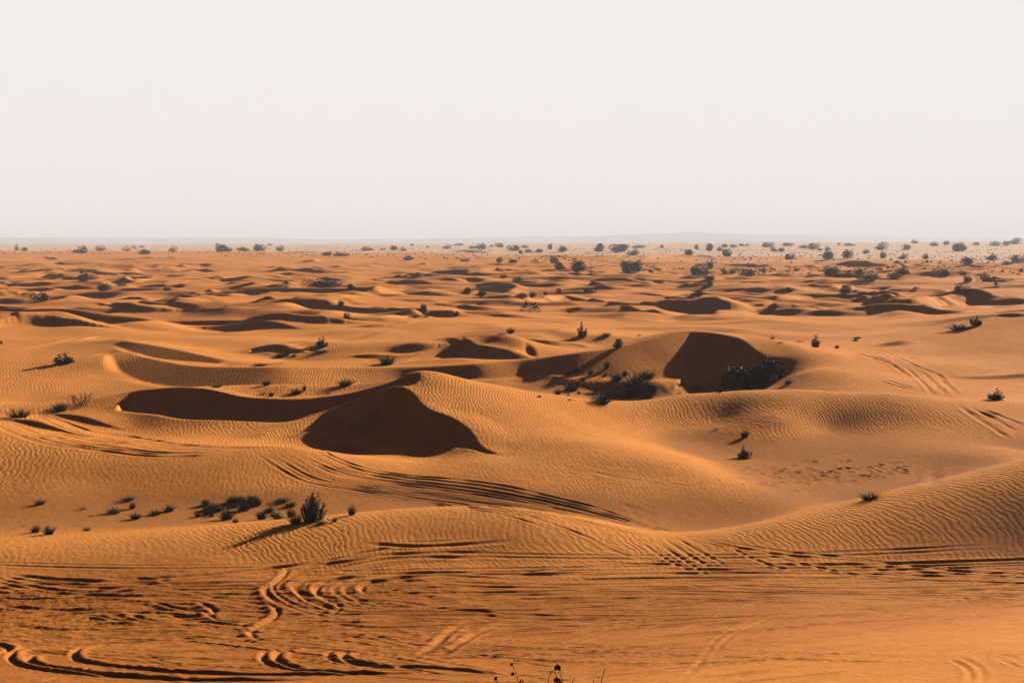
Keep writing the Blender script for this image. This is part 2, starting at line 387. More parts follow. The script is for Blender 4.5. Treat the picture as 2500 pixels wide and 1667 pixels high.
# the ridge behind, rising to the tall dune on the right
for L_ in RIDGES[2:]: D(*L_[0], **L_[1])
C('e', (0,155,8),(200,125,12),(400,92,14),(530,60,14),(560,60,0), Lk=6)
C('e', (630,195,0),(680,160,20),(740,138,22),(768,142,0), Lk=8)
C('e', (530,88,0),(590,30,55),(650,50,12),(658,62,0), Lk=6)
C('f', (20,190,0),(60,172,28),(200,178,30),(350,185,22),(450,180,20),(570,150,0), Lk=5)
C('f', (330,160,0),(420,110,45),(485,78,76),(540,95,56),(618,122,0), Lk=6)
C('g', (1370,130,0),(1480,90,34),(1560,58,60),(1600,70,40),(1645,100,0), Lk=8)
C('g', (1880,335,0),(2050,330,18),(2200,320,28),(2352,305,30), Lk=5, steep=.4)
C('c', (1230,660,0),(1270,668,20),(1330,680,18),(1338,690,0), Lk=3)
C('a', (0,672,10),(150,612,36),(275,568,76),(300,595,70),(330,640,28),(375,662,0))
C('a', (1370,692,0),(1500,660,28),(1580,640,48),(1640,613,75),(1700,640,46),(1760,665,20),(1830,685,0))
C('a', (1700,615,0),(1800,598,22),(1880,580,60),(1950,600,50),(2080,632,26),(2190,653,0))
C('b', (400,668,0),(460,630,36),(520,615,42),(560,628,10),(575,640,0))
C('b', (205,640,0),(230,638,42),(300,645,38),(390,672,0))
C('b', (0,630,22),(40,636,12),(85,652,0))
C('b', (1000,602,0),(1060,578,28),(1150,590,24),(1260,605,15),(1360,624,0))
C('c', (1980,575,0),(2080,552,18),(2180,528,18),(2215,522,0))
C('c', (2120,590,0),(2200,582,30),(2280,580,42),(2345,592,20),(2380,600,0))
C('a', (100,595,0),(130,592,18),(170,609,0))
C('b', (80,566,0),(150,542,30),(250,552,46),(380,562,30),(490,579,0))
C('b', (330,612,0),(450,592,18),(560,568,34),(610,535,48),(635,548,22),(642,560,0))
C('b', (1905,562,0),(1960,520,30),(2030,545,36),(2100,575,20),(2160,599,0))
C('c', (870,540,0),(930,533,15),(980,522,32),(1020,535,32),(1070,560,0))
C('c', (990,570,0),(1050,570,22),(1150,575,36),(1220,578,16),(1245,592,0))
C('c', (1370,626,0),(1500,610,15),(1600,600,14),(1750,606,0))
C('a', (1225,568,0),(1330,560,9),(1480,548,15),(1595,553,0))
C('a', (640,540,0),(740,507,28),(800,515,58),(860,530,44),(950,545,36),(1060,543,36),(1072,560,0))
C('a', (1590,562,0),(1640,545,16),(1680,528,26),(1684,548,0))
C('a', (1480,510,0),(1520,515,18),(1595,531,0))
C('b', (2040,528,0),(2100,508,42),(2230,510,60),(2352,510,60),(2440,526,50),(2540,560,20),(2700,570,12),(2860,560,0))
C('b', (1365,498,0),(1400,503,12),(1500,520,15),(1600,530,15),(1710,536,0))
C('b', (1500,507,0),(1540,496,13),(1595,504,0))
C('b', (350,547,0),(450,530,18),(525,542,0))
C('b', (560,524,0),(640,515,20),(700,525,18),(740,540,0))
C('b', (735,537,0),(800,516,38),(880,525,18),(895,542,0))
C('b', (955,536,0),(1000,513,28),(1060,522,22),(1115,538,0))
C('c', (1185,490,0),(1250,465,26),(1330,465,32),(1420,480,46),(1550,492,46),(1700,490,50),(1850,485,50),(1920,475,40),(2050,482,34),(2180,492,14),(2225,496,0), Lk=6)
C('c', (1620,546,0),(1750,535,22),(1900,535,15),(2070,541,0))
C('c', (550,521,0),(600,487,36),(650,485,46),(700,490,36),(755,512,0))
C('c', (325,500,0),(380,485,26),(470,500,15),(540,490,12),(610,460,20),(665,457,0))
C('c', (2215,526,0),(2260,500,26),(2300,484,46),(2350,500,20),(2400,520,0))
C('a', (285,497,0),(330,485,22),(360,510,40),(420,535,22),(495,554,0))
C('a', (715,496,0),(800,480,20),(860,463,40),(900,475,30),(925,494,0))
C('a', (1000,461,0),(1050,448,22),(1090,463,0))
C('a', (1275,472,0),(1370,441,24),(1430,458,20),(1475,479,0))
C('a', (0,500,12),(80,495,14),(140,498,18),(215,520,0))
C('a', (0,437,28),(45,452,24),(105,468,0))
C('b', (-280,502,0),(-250,487,30),(-130,505,22),(10,522,10),(60,530,0))
C('b', (-225,480,0),(-190,470,18),(-80,505,0))
C('b', (0,532,0),(30,515,24),(70,503,48),(105,518,24),(112,538,0))
C('b', (1480,458,0),(1530,470,14),(1650,490,18),(1800,505,15),(1860,519,0))
C('b', (995,502,0),(1100,496,17),(1240,495,25),(1370,480,26),(1480,458,24),(1510,462,0))
C('b', (995,490,0),(1120,464,24),(1250,482,8),(1330,484,0))
C('b', (815,497,0),(870,497,20),(985,507,0))
C('c', (90,470,0),(150,465,15),(340,487,0))
C('c', (370,476,0),(450,460,15),(545,471,0))
C('b', (2150,487,0),(2250,470,25),(2352,468,26),(2440,462,26),(2452,476,0))
C('b', (2070,497,0),(2140,475,22),(2185,455,22),(2195,472,0))
C('b', (205,491,0),(270,468,24),(300,475,15),(308,487,0))
C('b', (640,482,0),(700,452,26),(735,462,0))
C('b', (620,508,0),(640,495,14),(690,505,8),(700,512,0))
C('b', (115,472,0),(200,450,25),(270,410,52),(330,400,46),(365,412,0))
C('b', (345,432,0),(390,430,25),(430,447,0))
C('b', (0,455,0),(80,438,8),(200,425,8),(240,420,0))
C('a', (740,400,0),(780,396,15),(830,414,0))
C('c', (875,460,0),(920,460,14),(965,479,0))
C('c', (1505,460,0),(1545,455,11),(1580,463,0))
C('c', (1700,482,0),(1750,470,13),(1795,482,0))
C('c', (2035,467,0),(2080,447,22),(2115,467,0))
C('c', (2185,406,0),(2220,415,26),(2280,432,16),(2315,452,0))
C('b', (530,425,0),(580,403,22),(640,430,26),(700,434,0))
C('b', (775,414,0),(830,388,20),(868,375,32),(878,392,0))
C('b', (1085,425,0),(1100,415,14),(1118,428,0))
C('b', (1588,390,0),(1640,385,15),(1700,410,22),(1800,420,20),(1900,415,26),(2010,437,0))
C('b', (1880,475,0),(1925,455,22),(1965,470,0))
C('b', (2155,402,0),(2230,400,26),(2352,415,20),(2440,412,0))
C('c', (1085,437,0),(1180,405,28),(1270,382,38),(1292,392,20),(1298,412,0))
C('c', (95,396,0),(130,395,20),(220,410,26),(330,418,15),(415,416,0))
C('c', (425,416,0),(470,412,20),(570,432,0))
C('c', (615,390,0),(680,378,20),(780,392,15),(890,410,0))
C('b', (900,357,0),(1000,375,6),(1080,395,15),(1200,408,9),(1235,416,0))
C('b', (1285,386,0),(1350,350,32),(1410,365,15),(1432,371,0))
C('b', (1415,361,0),(1440,362,24),(1520,360,30),(1620,372,8),(1645,379,0))
C('b', (2030,362,0),(2080,362,14),(2200,378,18),(2352,372,14),(2550,380,0))
C('a', (400,352,0),(440,325,26),(480,345,22),(540,350,24),(600,362,15),(628,369,0))
C('a', (110,333,0),(180,330,18),(255,346,0))
C('a', (260,325,0),(330,308,9),(375,300,14),(392,304,0))
C('a', (1500,364,0),(1570,328,24),(1615,310,42),(1636,318,20),(1645,330,0))
C('b', (235,352,0),(270,336,32),(320,350,35),(375,388,0))
C('b', (355,325,0),(440,335,16),(540,355,15),(605,369,0), steep=.5)
C('a', (1635,285,0),(1665,280,22),(1700,290,18),(1750,306,0))
C('a', (1880,297,0),(1960,297,16),(2030,300,22),(2110,304,0))
C('a', (1060,314,0),(1130,303,26),(1190,328,0), steep=.5)
C('a', (590,293,0),(700,280,22),(780,302,0), steep=.5)
C('a', (815,300,0),(900,282,13),(1005,301,0), steep=.5)
C('a', (915,416,0),(1000,420,11),(1210,428,0), steep=.5)
C('a', (350,272,0),(375,260,14),(405,268,0))
C('a', (420,400,0),(500,405,22),(620,432,8),(660,440,0), steep=.5)
C('a', (0,385,8),(40,385,20),(80,395,0))
# far darker faces
C('b', (530,192,0),(650,180,32),(800,178,46),(950,182,36),(1080,200,8),(1110,206,0), Lk=5)
C('b', (1255,213,0),(1350,208,10),(1500,215,18),(1740,215,20),(1800,205,32),(1860,224,0), Lk=5)
C('b', (1980,242,0),(2080,208,48),(2200,213,52),(2352,208,52),(2450,215,44),(2490,238,0), Lk=5)
C('b', (860,245,0),(1000,243,16),(1085,262,0), Lk=5)
C('b', (1090,258,0),(1160,240,22),(1220,262,0), Lk=5)
C('c', (425,264,0),(520,265,22),(700,275,20),(860,292,0), Lk=5)
C('c', (1140,270,0),(1280,235,38),(1400,240,46),(1550,256,32),(1650,264,0), Lk=5)
C('c', (1160,297,0),(1250,280,26),(1355,301,0), Lk=5)
C('c', (1950,332,0),(2100,322,28),(2190,346,0), Lk=5)
C('c', (1680,340,0),(1740,308,16),(1900,318,0), Lk=5)
C('a', (1770,185,0),(1860,180,22),(2050,190,26),(2200,198,0), Lk=5)
C('a', (1230,172,0),(1290,176,7),(1320,180,0))
C('b', (380,288,0),(500,280,14),(640,290,0), Lk=5)
C('b', (1040,300,0),(1120,292,18),(1240,312,12),(1340,330,0), Lk=5)

# many small nameless dunes between the measured ones
rr = random.Random(5)
for k in range(340):
    V = 588+112*rr.random()**1.1; U = rr.uniform(-250, 2600)
    if V > 640 and rr.random() < .35: continue
    w = rr.uniform(14, 46)*(0.5+(V-560)/140); hh = rr.uniform(2.2, 8.5)*(0.45+(V-575)/120)
    s = rr.uniform(-.06, .10)
    crest([(U-w, V+2-s*w, 0), (U-w*.35, V-rr.uniform(0, 2.0), hh*.7), (U+w*.15, V-hh*.4, hh), (U+w*.6, V+s*w, hh*.4), (U+w, V+2.5+s*w, 0)],
          steep=rr.choice((.62, .62, .45, .35)), Lk=7)

# soften everything beyond the pixel scale a touch so that no brink is knife-sharp
def blur_rows(Zs, n=1):
    for _ in range(n):
        Zs[1:-1] = (Zs[:-2]+2*Zs[1:-1]+Zs[2:])/4
        Zs[:, 1:-1] = (Zs[:, :-2]+2*Zs[:, 1:-1]+Zs[:, 2:])/4
blur_rows(Z, 2)
# ------------------------------------------------------------------ wheel tracks and churned sand, pressed into the ground
Ztr = np.zeros((NR, NC), np.float32)
def smooth_line(pl, step):
    o = []
    n = len(pl)
    for i in range(n-1):
        p0 = pl[max(i-1, 0)]; p1 = pl[i]; p2 = pl[i+1]; p3 = pl[min(i+2, n-1)]
        m = max(1, int(math.hypot(p2[0]-p1[0], p2[1]-p1[1])/step))
        for k in range(m):
            t = k/m
            o.append(tuple(0.5*(2*p1[j]+(p2[j]-p0[j])*t+(2*p0[j]-5*p1[j]+4*p2[j]-p3[j])*t*t+(3*p1[j]-p0[j]-3*p2[j]+p3[j])*t**3) for j in (0, 1)))
    o.append(pl[-1]); return o
trr = random.Random(11)
def rut(t, pts, w=0.16, d=0.07, berm=.6, ends=True, wob=.35, clear=.75, side=0):
    """a groove of half-width w and depth d along a line measured in the frame; pushed-up banks beside it"""
    pl = smooth_line([fr(t, x, y) for x, y in pts], 7)
    W = []
    for U, V in pl:
        x, y, z = hit(U, V)
        W.append((x, y))
    W = np.array(W)
    if len(W) > 4:
        E_ = W[[0, -1]].copy()
        for _ in range(10): W[1:-1] = (W[:-2]+2*W[1:-1]+W[2:])/4
    dist = np.hypot(np.diff(W[:, 0]), np.diff(W[:, 1]))
    s0 = np.concatenate([[0], np.cumsum(dist)]); L = s0[-1]
    ph = trr.uniform(0, 100)
    Rg = w*5
    A0, B0 = window(W[:, 0].min()-Rg, W[:, 0].max()+Rg, W[:, 1].min()-Rg, W[:, 1].max()+Rg)
    if A0.stop <= A0.start or B0.stop <= B0.start: return
    shp = Ztr[A0, B0].shape
    D_ = np.full(shp, 9e9); S_ = np.zeros(shp); G_ = np.zeros(shp)
    for k in range(len(W)-1):
        (x0, y0), (x1, y1) = W[k], W[k+1]
        if abs(y1-y0) > 12: continue
        a, b = window(min(x0, x1)-Rg, max(x0, x1)+Rg, min(y0, y1)-Rg, max(y0, y1)+Rg)
        X = Xg[a, b]; Y = Yg[a, b]
        la = slice(max(a.start-A0.start, 0), a.stop-A0.start); lb = slice(max(b.start-B0.start, 0), b.stop-B0.start)
        dd0 = D_[la, lb]
        X = X[:dd0.shape[0], :dd0.shape[1]]; Y = Y[:dd0.shape[0], :dd0.shape[1]]
        if X.size == 0: continue
        dx, dy = x1-x0, y1-y0; L2 = dx*dx+dy*dy+1e-9
        tc_ = np.clip(((X-x0)*dx+(Y-y0)*dy)/L2, 0, 1)
        px = X-(x0+tc_*dx); py = Y-(y0+tc_*dy); dd = np.sqrt(px*px+py*py)
        m = dd < dd0
        D_[la, lb] = np.where(m, dd, dd0); S_[la, lb] = np.where(m, s0[k]+tc_*dist[k], S_[la, lb]); G_[la, lb] = np.where(m, dx*py-dy*px, G_[la, lb])
    s = S_
    amp = 1-wob+wob*np.sin(s*1.7+ph)*np.sin(s*.61+ph*.7)
    if ends: amp = amp*np.clip(np.minimum(s, L-s)/max(L*.15, .6), 0, 1)
    e = D_/w
    if side: prof = -np.exp(-e**2*1.5)+np.where(G_*side > 0, berm*1.7*np.exp(-((e-2.0)/1.3)**2), berm*.3*np.exp(-((e-1.7)/.6)**2))
    else: prof = -np.exp(-e**2*1.4)+berm*np.exp(-((e-1.9)/.75)**2)
    mask = np.exp(-(e/2.2)**2)*np.clip(amp, 0, 1)
    Ztr[A0, B0] = Ztr[A0, B0]*(1-.6*mask)+(d*amp*prof)
    RIP[A0, B0] = np.minimum(RIP[A0, B0], (1-clear*np.exp(-(e/2.5)**2)).astype(np.float32))
def bundle(t, A_, B_, n, w=.16, d=.07, jit=.06, trim=True, **kw):
    """n roughly parallel ruts between two edge lines"""
    a = smooth_line(A_, 1e9); b = smooth_line(B_, 1e9)
    m = max(len(A_), len(B_))
    def rs(P, m):
        P = np.array(P, float); s = np.concatenate([[0], np.cumsum(np.hypot(*np.diff(P, axis=0).T))]); s /= s[-1]
        t_ = np.linspace(0, 1, m); return np.stack([np.interp(t_, s, P[:, 0]), np.interp(t_, s, P[:, 1])], 1)
    Aa, Bb = rs(A_, 9), rs(B_, 9)
    for k in range(n):
        f = (k+.5)/n + trr.uniform(-jit, jit); g = f+trr.uniform(-jit, jit)*1.5
        ff = np.linspace(f, g, 9)[:, None]
        P = Aa*(1-ff)+Bb*ff
        i0 = trr.choice((0, 0, 1, 2))*trim; i1 = 9-trr.choice((0, 0, 1, 2))*(1 if trim else .5); i1 = int(i1)
        rut(t, [tuple(p) for p in P[i0:i1]], w=w*trr.uniform(.7, 1.3), d=d*trr.uniform(.5, 1.4), **kw)

# churned area in front of the nearest hump
yy = Yg
edge_w = 3.0*perlin(Xg/11+5, Yg/45)+1.2*perlin(Xg/4+2, Yg/20)
zone = sstep(62.5, 56.0, yy+edge_w)*sstep(22, 30, yy)
chop = zone*(0.35+0.65*sstep(44, 52, yy)*sstep(60, 57, yy))
m0 = np.searchsorted(ROWS, 66)
Xn, Yn = Xg[:m0], Yg[:m0]
wx = Xn+2.0*perlin(Xn/9, Yn/9); wy = Yn+1.2*perlin(Xn/7+9, Yn/7)
n1 = perlin(wx/3.4, wy/.75)                      # long streaks left to right
n2 = perlin(wx/1.5+40, wy/.42+3)
n3 = perlin(wx/.55+7, wy/.3+1)
left = sstep(9, -6, Xn)
rough = chop[:m0]
n4 = perlin(wx/.2+70, wy/.13+30)
Ztr[:m0] += (rough*(.048*n1*np.abs(n1)*1.8+.040*perlin(wx/1.1+40, wy/.36+3)+.030*n3*(.5+left*.9)+.022*n4)*(.45+.55*left)).astype(np.float32)
ridged = 1-np.abs(perlin(wx/2.3+11, wy/1.0+20))*1.7
Ztr[:m0] += (rough*.05*np.clip(ridged, 0, 1)**3*left).astype(np.float32)
# right-hand slope: fine combed streaks running away from the camera to the right
cmb = sstep(2, 14, Xn+ (45-Yn)*.3)*sstep(58, 48, Yn)
ang = R(38); ua = Xn*math.cos(ang)+Yn*math.sin(ang); va = -Xn*math.sin(ang)+Yn*math.cos(ang)
Ztr[:m0] += (cmb*(.016*perlin(ua/4.5, va/.22)+.032*perlin(ua/6+4, va/.7))).astype(np.float32)
RIP[:m0] *= (1-.93*np.clip(zone[:m0]*1.4, 0, 1)).astype(np.float32)

for k in range(90):                     # many shallow crossing wheel marks
    V0_ = 1275+285*trr.random()**.8; U0_ = trr.uniform(-200, 2300); l = trr.uniform(350, 1700); cv = trr.uniform(-45, 30)*(V0_-1180)/200
    if V0_ > 1400 and U0_ > 900: continue
    sl = trr.uniform(-18, 14)*(V0_-1150)/150
    for o_ in (0, trr.uniform(7, 11)*(V0_-900)/400):
        rut('d', [(U0_+l*q_, V0_+o_+sl*q_*2+cv*(q_-.5)**2*4) for q_ in (0, .2, .4, .6, .8, 1)], w=trr.uniform(.08, .13), d=trr.uniform(.02, .05), berm=.7, wob=.15)
# swooping turns, lower left
for pts in (((330,800),(130,812),(40,835),(28,860),(80,888),(200,915),(550,948),(1000,964),(1500,955)),
            ((-60,790),(60,812),(20,840),(-60,850)),
            ((540,785),(400,800),(325,830),(330,865),(450,888),(600,906),(800,924),(1100,934),(1500,936),(2000,925)),
            ((200,835),(120,850),(130,880),(250,905),(560,945),(800,958)),
            ((1290,810),(1200,830),(1190,860),(1230,888),(1330,910),(1450,924),(1800,935)),
            ((1360,815),(1262,835),(1255,865),(1300,890),(1400,915)),
            ((1570,815),(1490,830),(1478,850),(1530,870),(1620,885),(1750,902),(2000,905),(2352,940)),
            ((1640,822),(1560,838),(1550,858),(1620,880),(1760,898))):
    rut('i', pts, w=.12, d=.13, berm=.6, wob=.15, side=1)
for pts in (((1330,440),(1290,500),(1210,540),(1230,580),(1300,620)),
            ((1440,490),(1330,525),(1400,570),(1560,600),(1570,640),(1480,670),(1400,660)),
            ((1720,488),(1520,500),(1440,545),(1470,575),(1600,590),(1750,600)),
            ((1850,500),(1700,510),(1640,540),(1680,565)),
            ((1215,600),(1290,640),(1240,690),(1140,735),(1180,775),(1260,792)),
            ((700,600),(850,640),(960,650),(1000,690)),((300,700),(420,660),(560,690),(740,680)),
            ((590,650),(700,690),(900,680),(1150,700)),((900,600),(1000,640),(920,670),(760,660))):
    rut('i', pts, w=.13, d=.12, berm=.6, wob=.25, side=-1)
for pts in (((0,470),(300,500),(700,518),(1200,512)),((0,518),(60,525),(140,538)),((500,505),(900,480),(1300,440),(1700,390),(2352,370)),
            ((1290,500),(1500,430),(1800,385)),((1600,492),(1900,468),(2352,475),(2800,470)),((1700,510),(2000,478),(2352,500)),
            ((1650,330),(1950,345),(2352,320)),((1350,440),(1800,400),(2200,400)),((1500,600),(1800,600),(2100,640),(2352,640)),
            ((1650,640),(1900,625),(2352,655)),((2352,650),(2120,700),(1960,830),(1850,872)),((2352,700),(2200,740),(2020,850)),
            ((0,620),(300,640),(600,630)),((200,560),(600,575),(1100,580)),((0,700),(300,730),(700,720),(1100,700)),
            ((1500,700),(1800,720),(2352,690)),((400,760),(800,780),(1100,760)),((600,840),(1000,820),(1150,800))):
    rut('i', pts, w=.15, d=.09, berm=.6)
# right-hand half
for pts in (((0,470),(300,440),(600,425),(900,440)),((0,525),(300,500),(800,490),(1300,496)),((0,645),(400,622),(900,600),(1300,590)),
            ((300,478),(600,468),(900,470)),((0,560),(500,540),(1000,545)),((0,600),(400,590),(800,570)),
            ((780,308),(1000,350),(1200,365),(1600,410),(1900,440),(2352,452)),((900,308),(1100,345),(1300,372),(1500,392),(1800,428),(2100,465),(2352,470)),
            ((850,308),(1050,352),(1250,385),(1500,405),(1750,430)),((650,320),(780,400),(900,480)),((700,310),(820,390),(930,450)),((760,310),(900,390),(1000,440)),
            ((600,330),(700,400),(820,460)),((1000,350),(1150,420),(1300,460)),((1100,370),(1400,440),(1700,490),(2000,480),(2352,500)),
            ((0,180),(300,282),(520,385),(700,410)),((-300,160),(0,210),(240,290)),((0,800),(500,702),(900,622)),((240,882),(600,822),(800,800)),
            ((750,742),(980,652)),((1200,650),(950,760),(880,862),(800,945)),((1240,652),(990,765),(920,870)),((1300,690),(1500,640),(1800,630)),
            ((2352,840),(2220,850),(2352,905)),((2000,858),(2120,918),(2100,975)),((2060,850),(2170,915),(2150,975)),((2250,838),(2352,870)),
            ((60,915),(160,920),(280,935)),((60,950),(200,955),(300,966)),((320,940),(430,952)),((1400,690),(1550,715),(1700,700))):
    rut('j', pts, w=.10, d=.05, berm=.5)
for k in range(5):                     # loose short scrapes through the rough strip
    x = trr.uniform(-20, 2352); y = trr.uniform(455, 660); l = trr.uniform(40, 240)
    rut('i', [(x, y), (x+l*.5, y+trr.uniform(-8, 8)), (x+l, y+trr.uniform(-12, 12))], w=.12, d=trr.uniform(.05, .13), berm=.7)
for k in range(5):
    x = trr.uniform(0, 2352); y = trr.uniform(430, 560)+x*.012; l = trr.uniform(40, 220)
    rut('j', [(x, y), (x+l*.5, y+trr.uniform(-6, 6)), (x+l, y+trr.uniform(-6, 14))], w=.12, d=trr.uniform(.04, .10), berm=.7)
bundle('i', [(2352,315),(1700,345),(1380,430),(1210,520),(1190,580),(1320,650),(1700,660),(2300,640)], [(2352,480),(1900,480),(1650,510),(1580,560),(1640,600),(1900,615),(2300,600)], 9, w=.11, d=.038, jit=.16)
bundle('d', [(800,1580),(1400,1500),(2352,1335)], [(1500,1600),(2000,1545),(2450,1430)], 18, w=.085, d=.04, jit=.12)
bundle('d', [(1000,1500),(1500,1440),(2352,1390)], [(1300,1590),(1800,1500),(2452,1400)], 9, w=.10, d=.045, jit=.15)
bundle('d', [(-50,1440),(400,1420),(900,1470),(1300,1540)], [(-50,1500),(400,1480),(800,1520),(1200,1590)], 8, w=.10, d=.04, jit=.15)
# band of tracks curving over the left mound
bundle('d', [(575,1042),(590,1062),(629,1079),(680,1106),(748,1120),(850,1135),(950,1155),(1040,1165),(1160,1176),(1280,1192),(1440,1222),(1540,1240)],
            [(731,1031),(800,1064),(850,1076),(950,1093),(1100,1105),(1200,1125),(1300,1150),(1420,1180),(1500,1213),(1580,1228)], 22, w=.10, d=.08, clear=.9, trim=False)
bundle('e', [(-60,650),(60,712),(150,748),(300,792),(600,830),(1000,880),(1300,872),(1520,862)],
            [(360,600),(470,640),(640,700),(900,730),(1200,790),(1400,800),(1560,830)], 13, w=.2, d=.08, clear=.9)
bundle('f', [(1850,1160),(1990,1180),(2080,1220),(2110,1290),(2060,1370),(1950,1395)], [(1760,1180),(1880,1200),(1950,1250),(1960,1310),(1900,1360)], 5, w=.2, d=.035)
bundle('f', [(1500,1010),(1900,1060),(2350,1130)], [(1400,900),(1800,1000),(2350,1060)], 6, w=.14, d=.035)
rut('f', [(870,585),(950,603)], w=.15, d=.12)
bundle('g', [(1180,165),(1400,220),(1500,270),(1600,340),(1650,400),(1690,455)], [(1480,190),(1640,270),(1830,330),(1800,360),(1870,410),(1930,462)], 9, w=.28, d=.12, jit=.1)
for pts in (((1280,320),(1450,382),(1630,428)),((1300,310),(1480,370),(1640,420)),((1740,345),(1810,350),(1880,430)),((1560,190),(1600,220),(1660,215)),((1200,190),(1350,235),(1480,245)),
            ((1910,520),(2000,590),(2150,680),(2250,750)),((2000,545),(2120,600),(2300,700)),((2060,545),(2200,600),(2352,660))):
    rut('g', pts, w=.25, d=.10)
rut('g', [(1752,935),(1738,1000),(1722,1072)], w=.35, d=.10)
rut('g', [(1035,950),(1100,1020),(1110,1060)], w=.3, d=.04)
rut('g', [(950,970),(1050,1010),(1090,1070)], w=.3, d=.04)
for k in range(90):                     # footprints across the flat
    x = trr.uniform(400, 1550); y = 985+ (1000-x)*(.10 if x < 1000 else .06)+trr.gauss(0, 24)
    if x < 950: y = 1010+(950-x)*-.03+trr.gauss(0, 45)
    rut('g', [(x, y), (x+trr.uniform(10, 24), y+trr.uniform(-2, 4))], w=.16, d=.08, ends=False, clear=.2)
print('tracks', float(Ztr.min()), float(Ztr.max()))
Ztr *= .74
Z += Ztr
# ------------------------------------------------------------------ ground mesh
def grid_mesh(name, X, Y, Zv, mat):
    nr, nc = X.shape
    me = bpy.data.meshes.new(name)
    me.vertices.add(nr*nc); me.loops.add((nr-1)*(nc-1)*4); me.polygons.add((nr-1)*(nc-1))
    co = np.empty((nr*nc, 3), np.float32); co[:, 0] = X.ravel(); co[:, 1] = Y.ravel(); co[:, 2] = Zv.ravel()
    me.vertices.foreach_set('co', co.ravel())
    i = (np.arange(nr-1)[:, None]*nc+np.arange(nc-1)[None]).ravel().astype(np.int32)
    idx = np.stack([i, i+1, i+nc+1, i+nc], 1)
    me.loops.foreach_set('vertex_index', idx.ravel())
    me.polygons.foreach_set('loop_start', np.arange(0, len(i)*4, 4, dtype=np.int32))
    me.polygons.foreach_set('use_smooth', np.ones(len(i), bool))
    me.update(calc_edges=True)
    me.materials.append(mat)
    o = bpy.data.objects.new(name, me); COL.objects.link(o)
    return o
# ------------------------------------------------------------------ sand
def N(nt_, typ, **kw):
    n_ = nt_.nodes.new(typ)
    for k, v in kw.items(): setattr(n_, k, v)
    return n_
def math_(nt_, op, a, b=None, clamp=False):
    n_ = nt_.nodes.new('ShaderNodeMath'); n_.operation = op; n_.use_clamp = clamp
    for i, v in enumerate((a, b)):
        if v is None: continue
        if isinstance(v, (int, float)): n_.inputs[i].default_value = v
        else: nt_.links.new(v, n_.inputs[i])
    return n_.outputs[0]
def noise_(nt_, vec, scale, detail=2, rough=.5, dim='3D'):
    n_ = nt_.nodes.new('ShaderNodeTexNoise'); n_.noise_dimensions = dim
    n_.inputs['Scale'].default_value = scale; n_.inputs['Detail'].default_value = detail; n_.inputs['Roughness'].default_value = rough
    nt_.links.new(vec, n_.inputs['Vector']); return n_.outputs[0]
def mixc(nt_, f, a, b):
    n_ = nt_.nodes.new('ShaderNodeMix'); n_.data_type = 'RGBA'
    for sock, v in ((n_.inputs['Factor'], f), (n_.inputs[6], a), (n_.inputs[7], b)):
        if isinstance(v, (int, float)): sock.default_value = v
        elif isinstance(v, tuple): sock.default_value = v+(1,)
        else: nt_.links.new(v, sock)
    return n_.outputs[2]

sand = bpy.data.materials.new('sand'); sand.use_nodes = True
t_ = sand.node_tree; bs = t_.nodes['Principled BSDF']
bs.inputs['Roughness'].default_value = 0.95; bs.inputs['Specular IOR Level'].default_value = 0.018
geo = N(t_, 'ShaderNodeNewGeometry'); pos = geo.outputs['Position']
sx = N(t_, 'ShaderNodeSeparateXYZ'); t_.links.new(pos, sx.inputs[0])
def attr(name):
    a_ = N(t_, 'ShaderNodeAttribute', attribute_type='GEOMETRY', attribute_name=name); return a_.outputs['Fac']
rip, plain, flat, churn_vig = attr('ripple'), attr('plain'), attr('flat'), attr('churn_vignette')
LAM = 0.32
al = math_(t_, 'ADD', math_(t_, 'MULTIPLY', sx.outputs[0], .94), math_(t_, 'MULTIPLY', sx.outputs[1], .34))
al = math_(t_, 'ADD', al, math_(t_, 'MULTIPLY', sx.outputs[2], -.8))
w1 = math_(t_, 'MULTIPLY', noise_(t_, pos, .075, 1, .5), 6.0)
w2 = math_(t_, 'MULTIPLY', noise_(t_, pos, .45, 2, .5), 1.1)
w3 = math_(t_, 'MULTIPLY', noise_(t_, pos, 1.7, 1, .5), .42)
ph = math_(t_, 'ADD', math_(t_, 'ADD', al, w1), math_(t_, 'ADD', w2, w3))
sn = math_(t_, 'SINE', math_(t_, 'MULTIPLY', ph, 2*math.pi/LAM))
sn = math_(t_, 'SUBTRACT', sn, math_(t_, 'MULTIPLY', math_(t_, 'POWER', math_(t_, 'ABSOLUTE', sn), 2), .25))
amp = math_(t_, 'MULTIPLY', math_(t_, 'ADD', math_(t_, 'MULTIPLY', noise_(t_, pos, .9, 2, .6), 1.3), .25), rip)
hgt = math_(t_, 'MULTIPLY', math_(t_, 'MULTIPLY', sn, amp), .0118)
g1 = math_(t_, 'MULTIPLY', noise_(t_, pos, 9.0, 3, .8), .020)
g2 = math_(t_, 'MULTIPLY', noise_(t_, pos, 1.3, 9, .75), .095)
hgt = math_(t_, 'ADD', hgt, math_(t_, 'ADD', g1, g2))
bp = N(t_, 'ShaderNodeBump'); bp.inputs['Strength'].default_value = 1; bp.inputs['Distance'].default_value = 1
t_.links.new(hgt, bp.inputs['Height']); t_.links.new(bp.outputs[0], bs.inputs['Normal'])
c = mixc(t_, noise_(t_, pos, .05, 3, .55), (.57, .19, .032), (.73, .30, .072))
gr = noise_(t_, pos, 1.1, 9, .78)
mrg = N(t_, 'ShaderNodeMapRange'); t_.links.new(gr, mrg.inputs['Value'])
mrg.inputs['From Min'].default_value = .36; mrg.inputs['From Max'].default_value = .64
c = mixc(t_, math_(t_, 'MULTIPLY', mrg.outputs[0], .42), c, (.44, .155, .032))
c = mixc(t_, math_(t_, 'MULTIPLY', flat, .9), c, (.33, .125, .033))
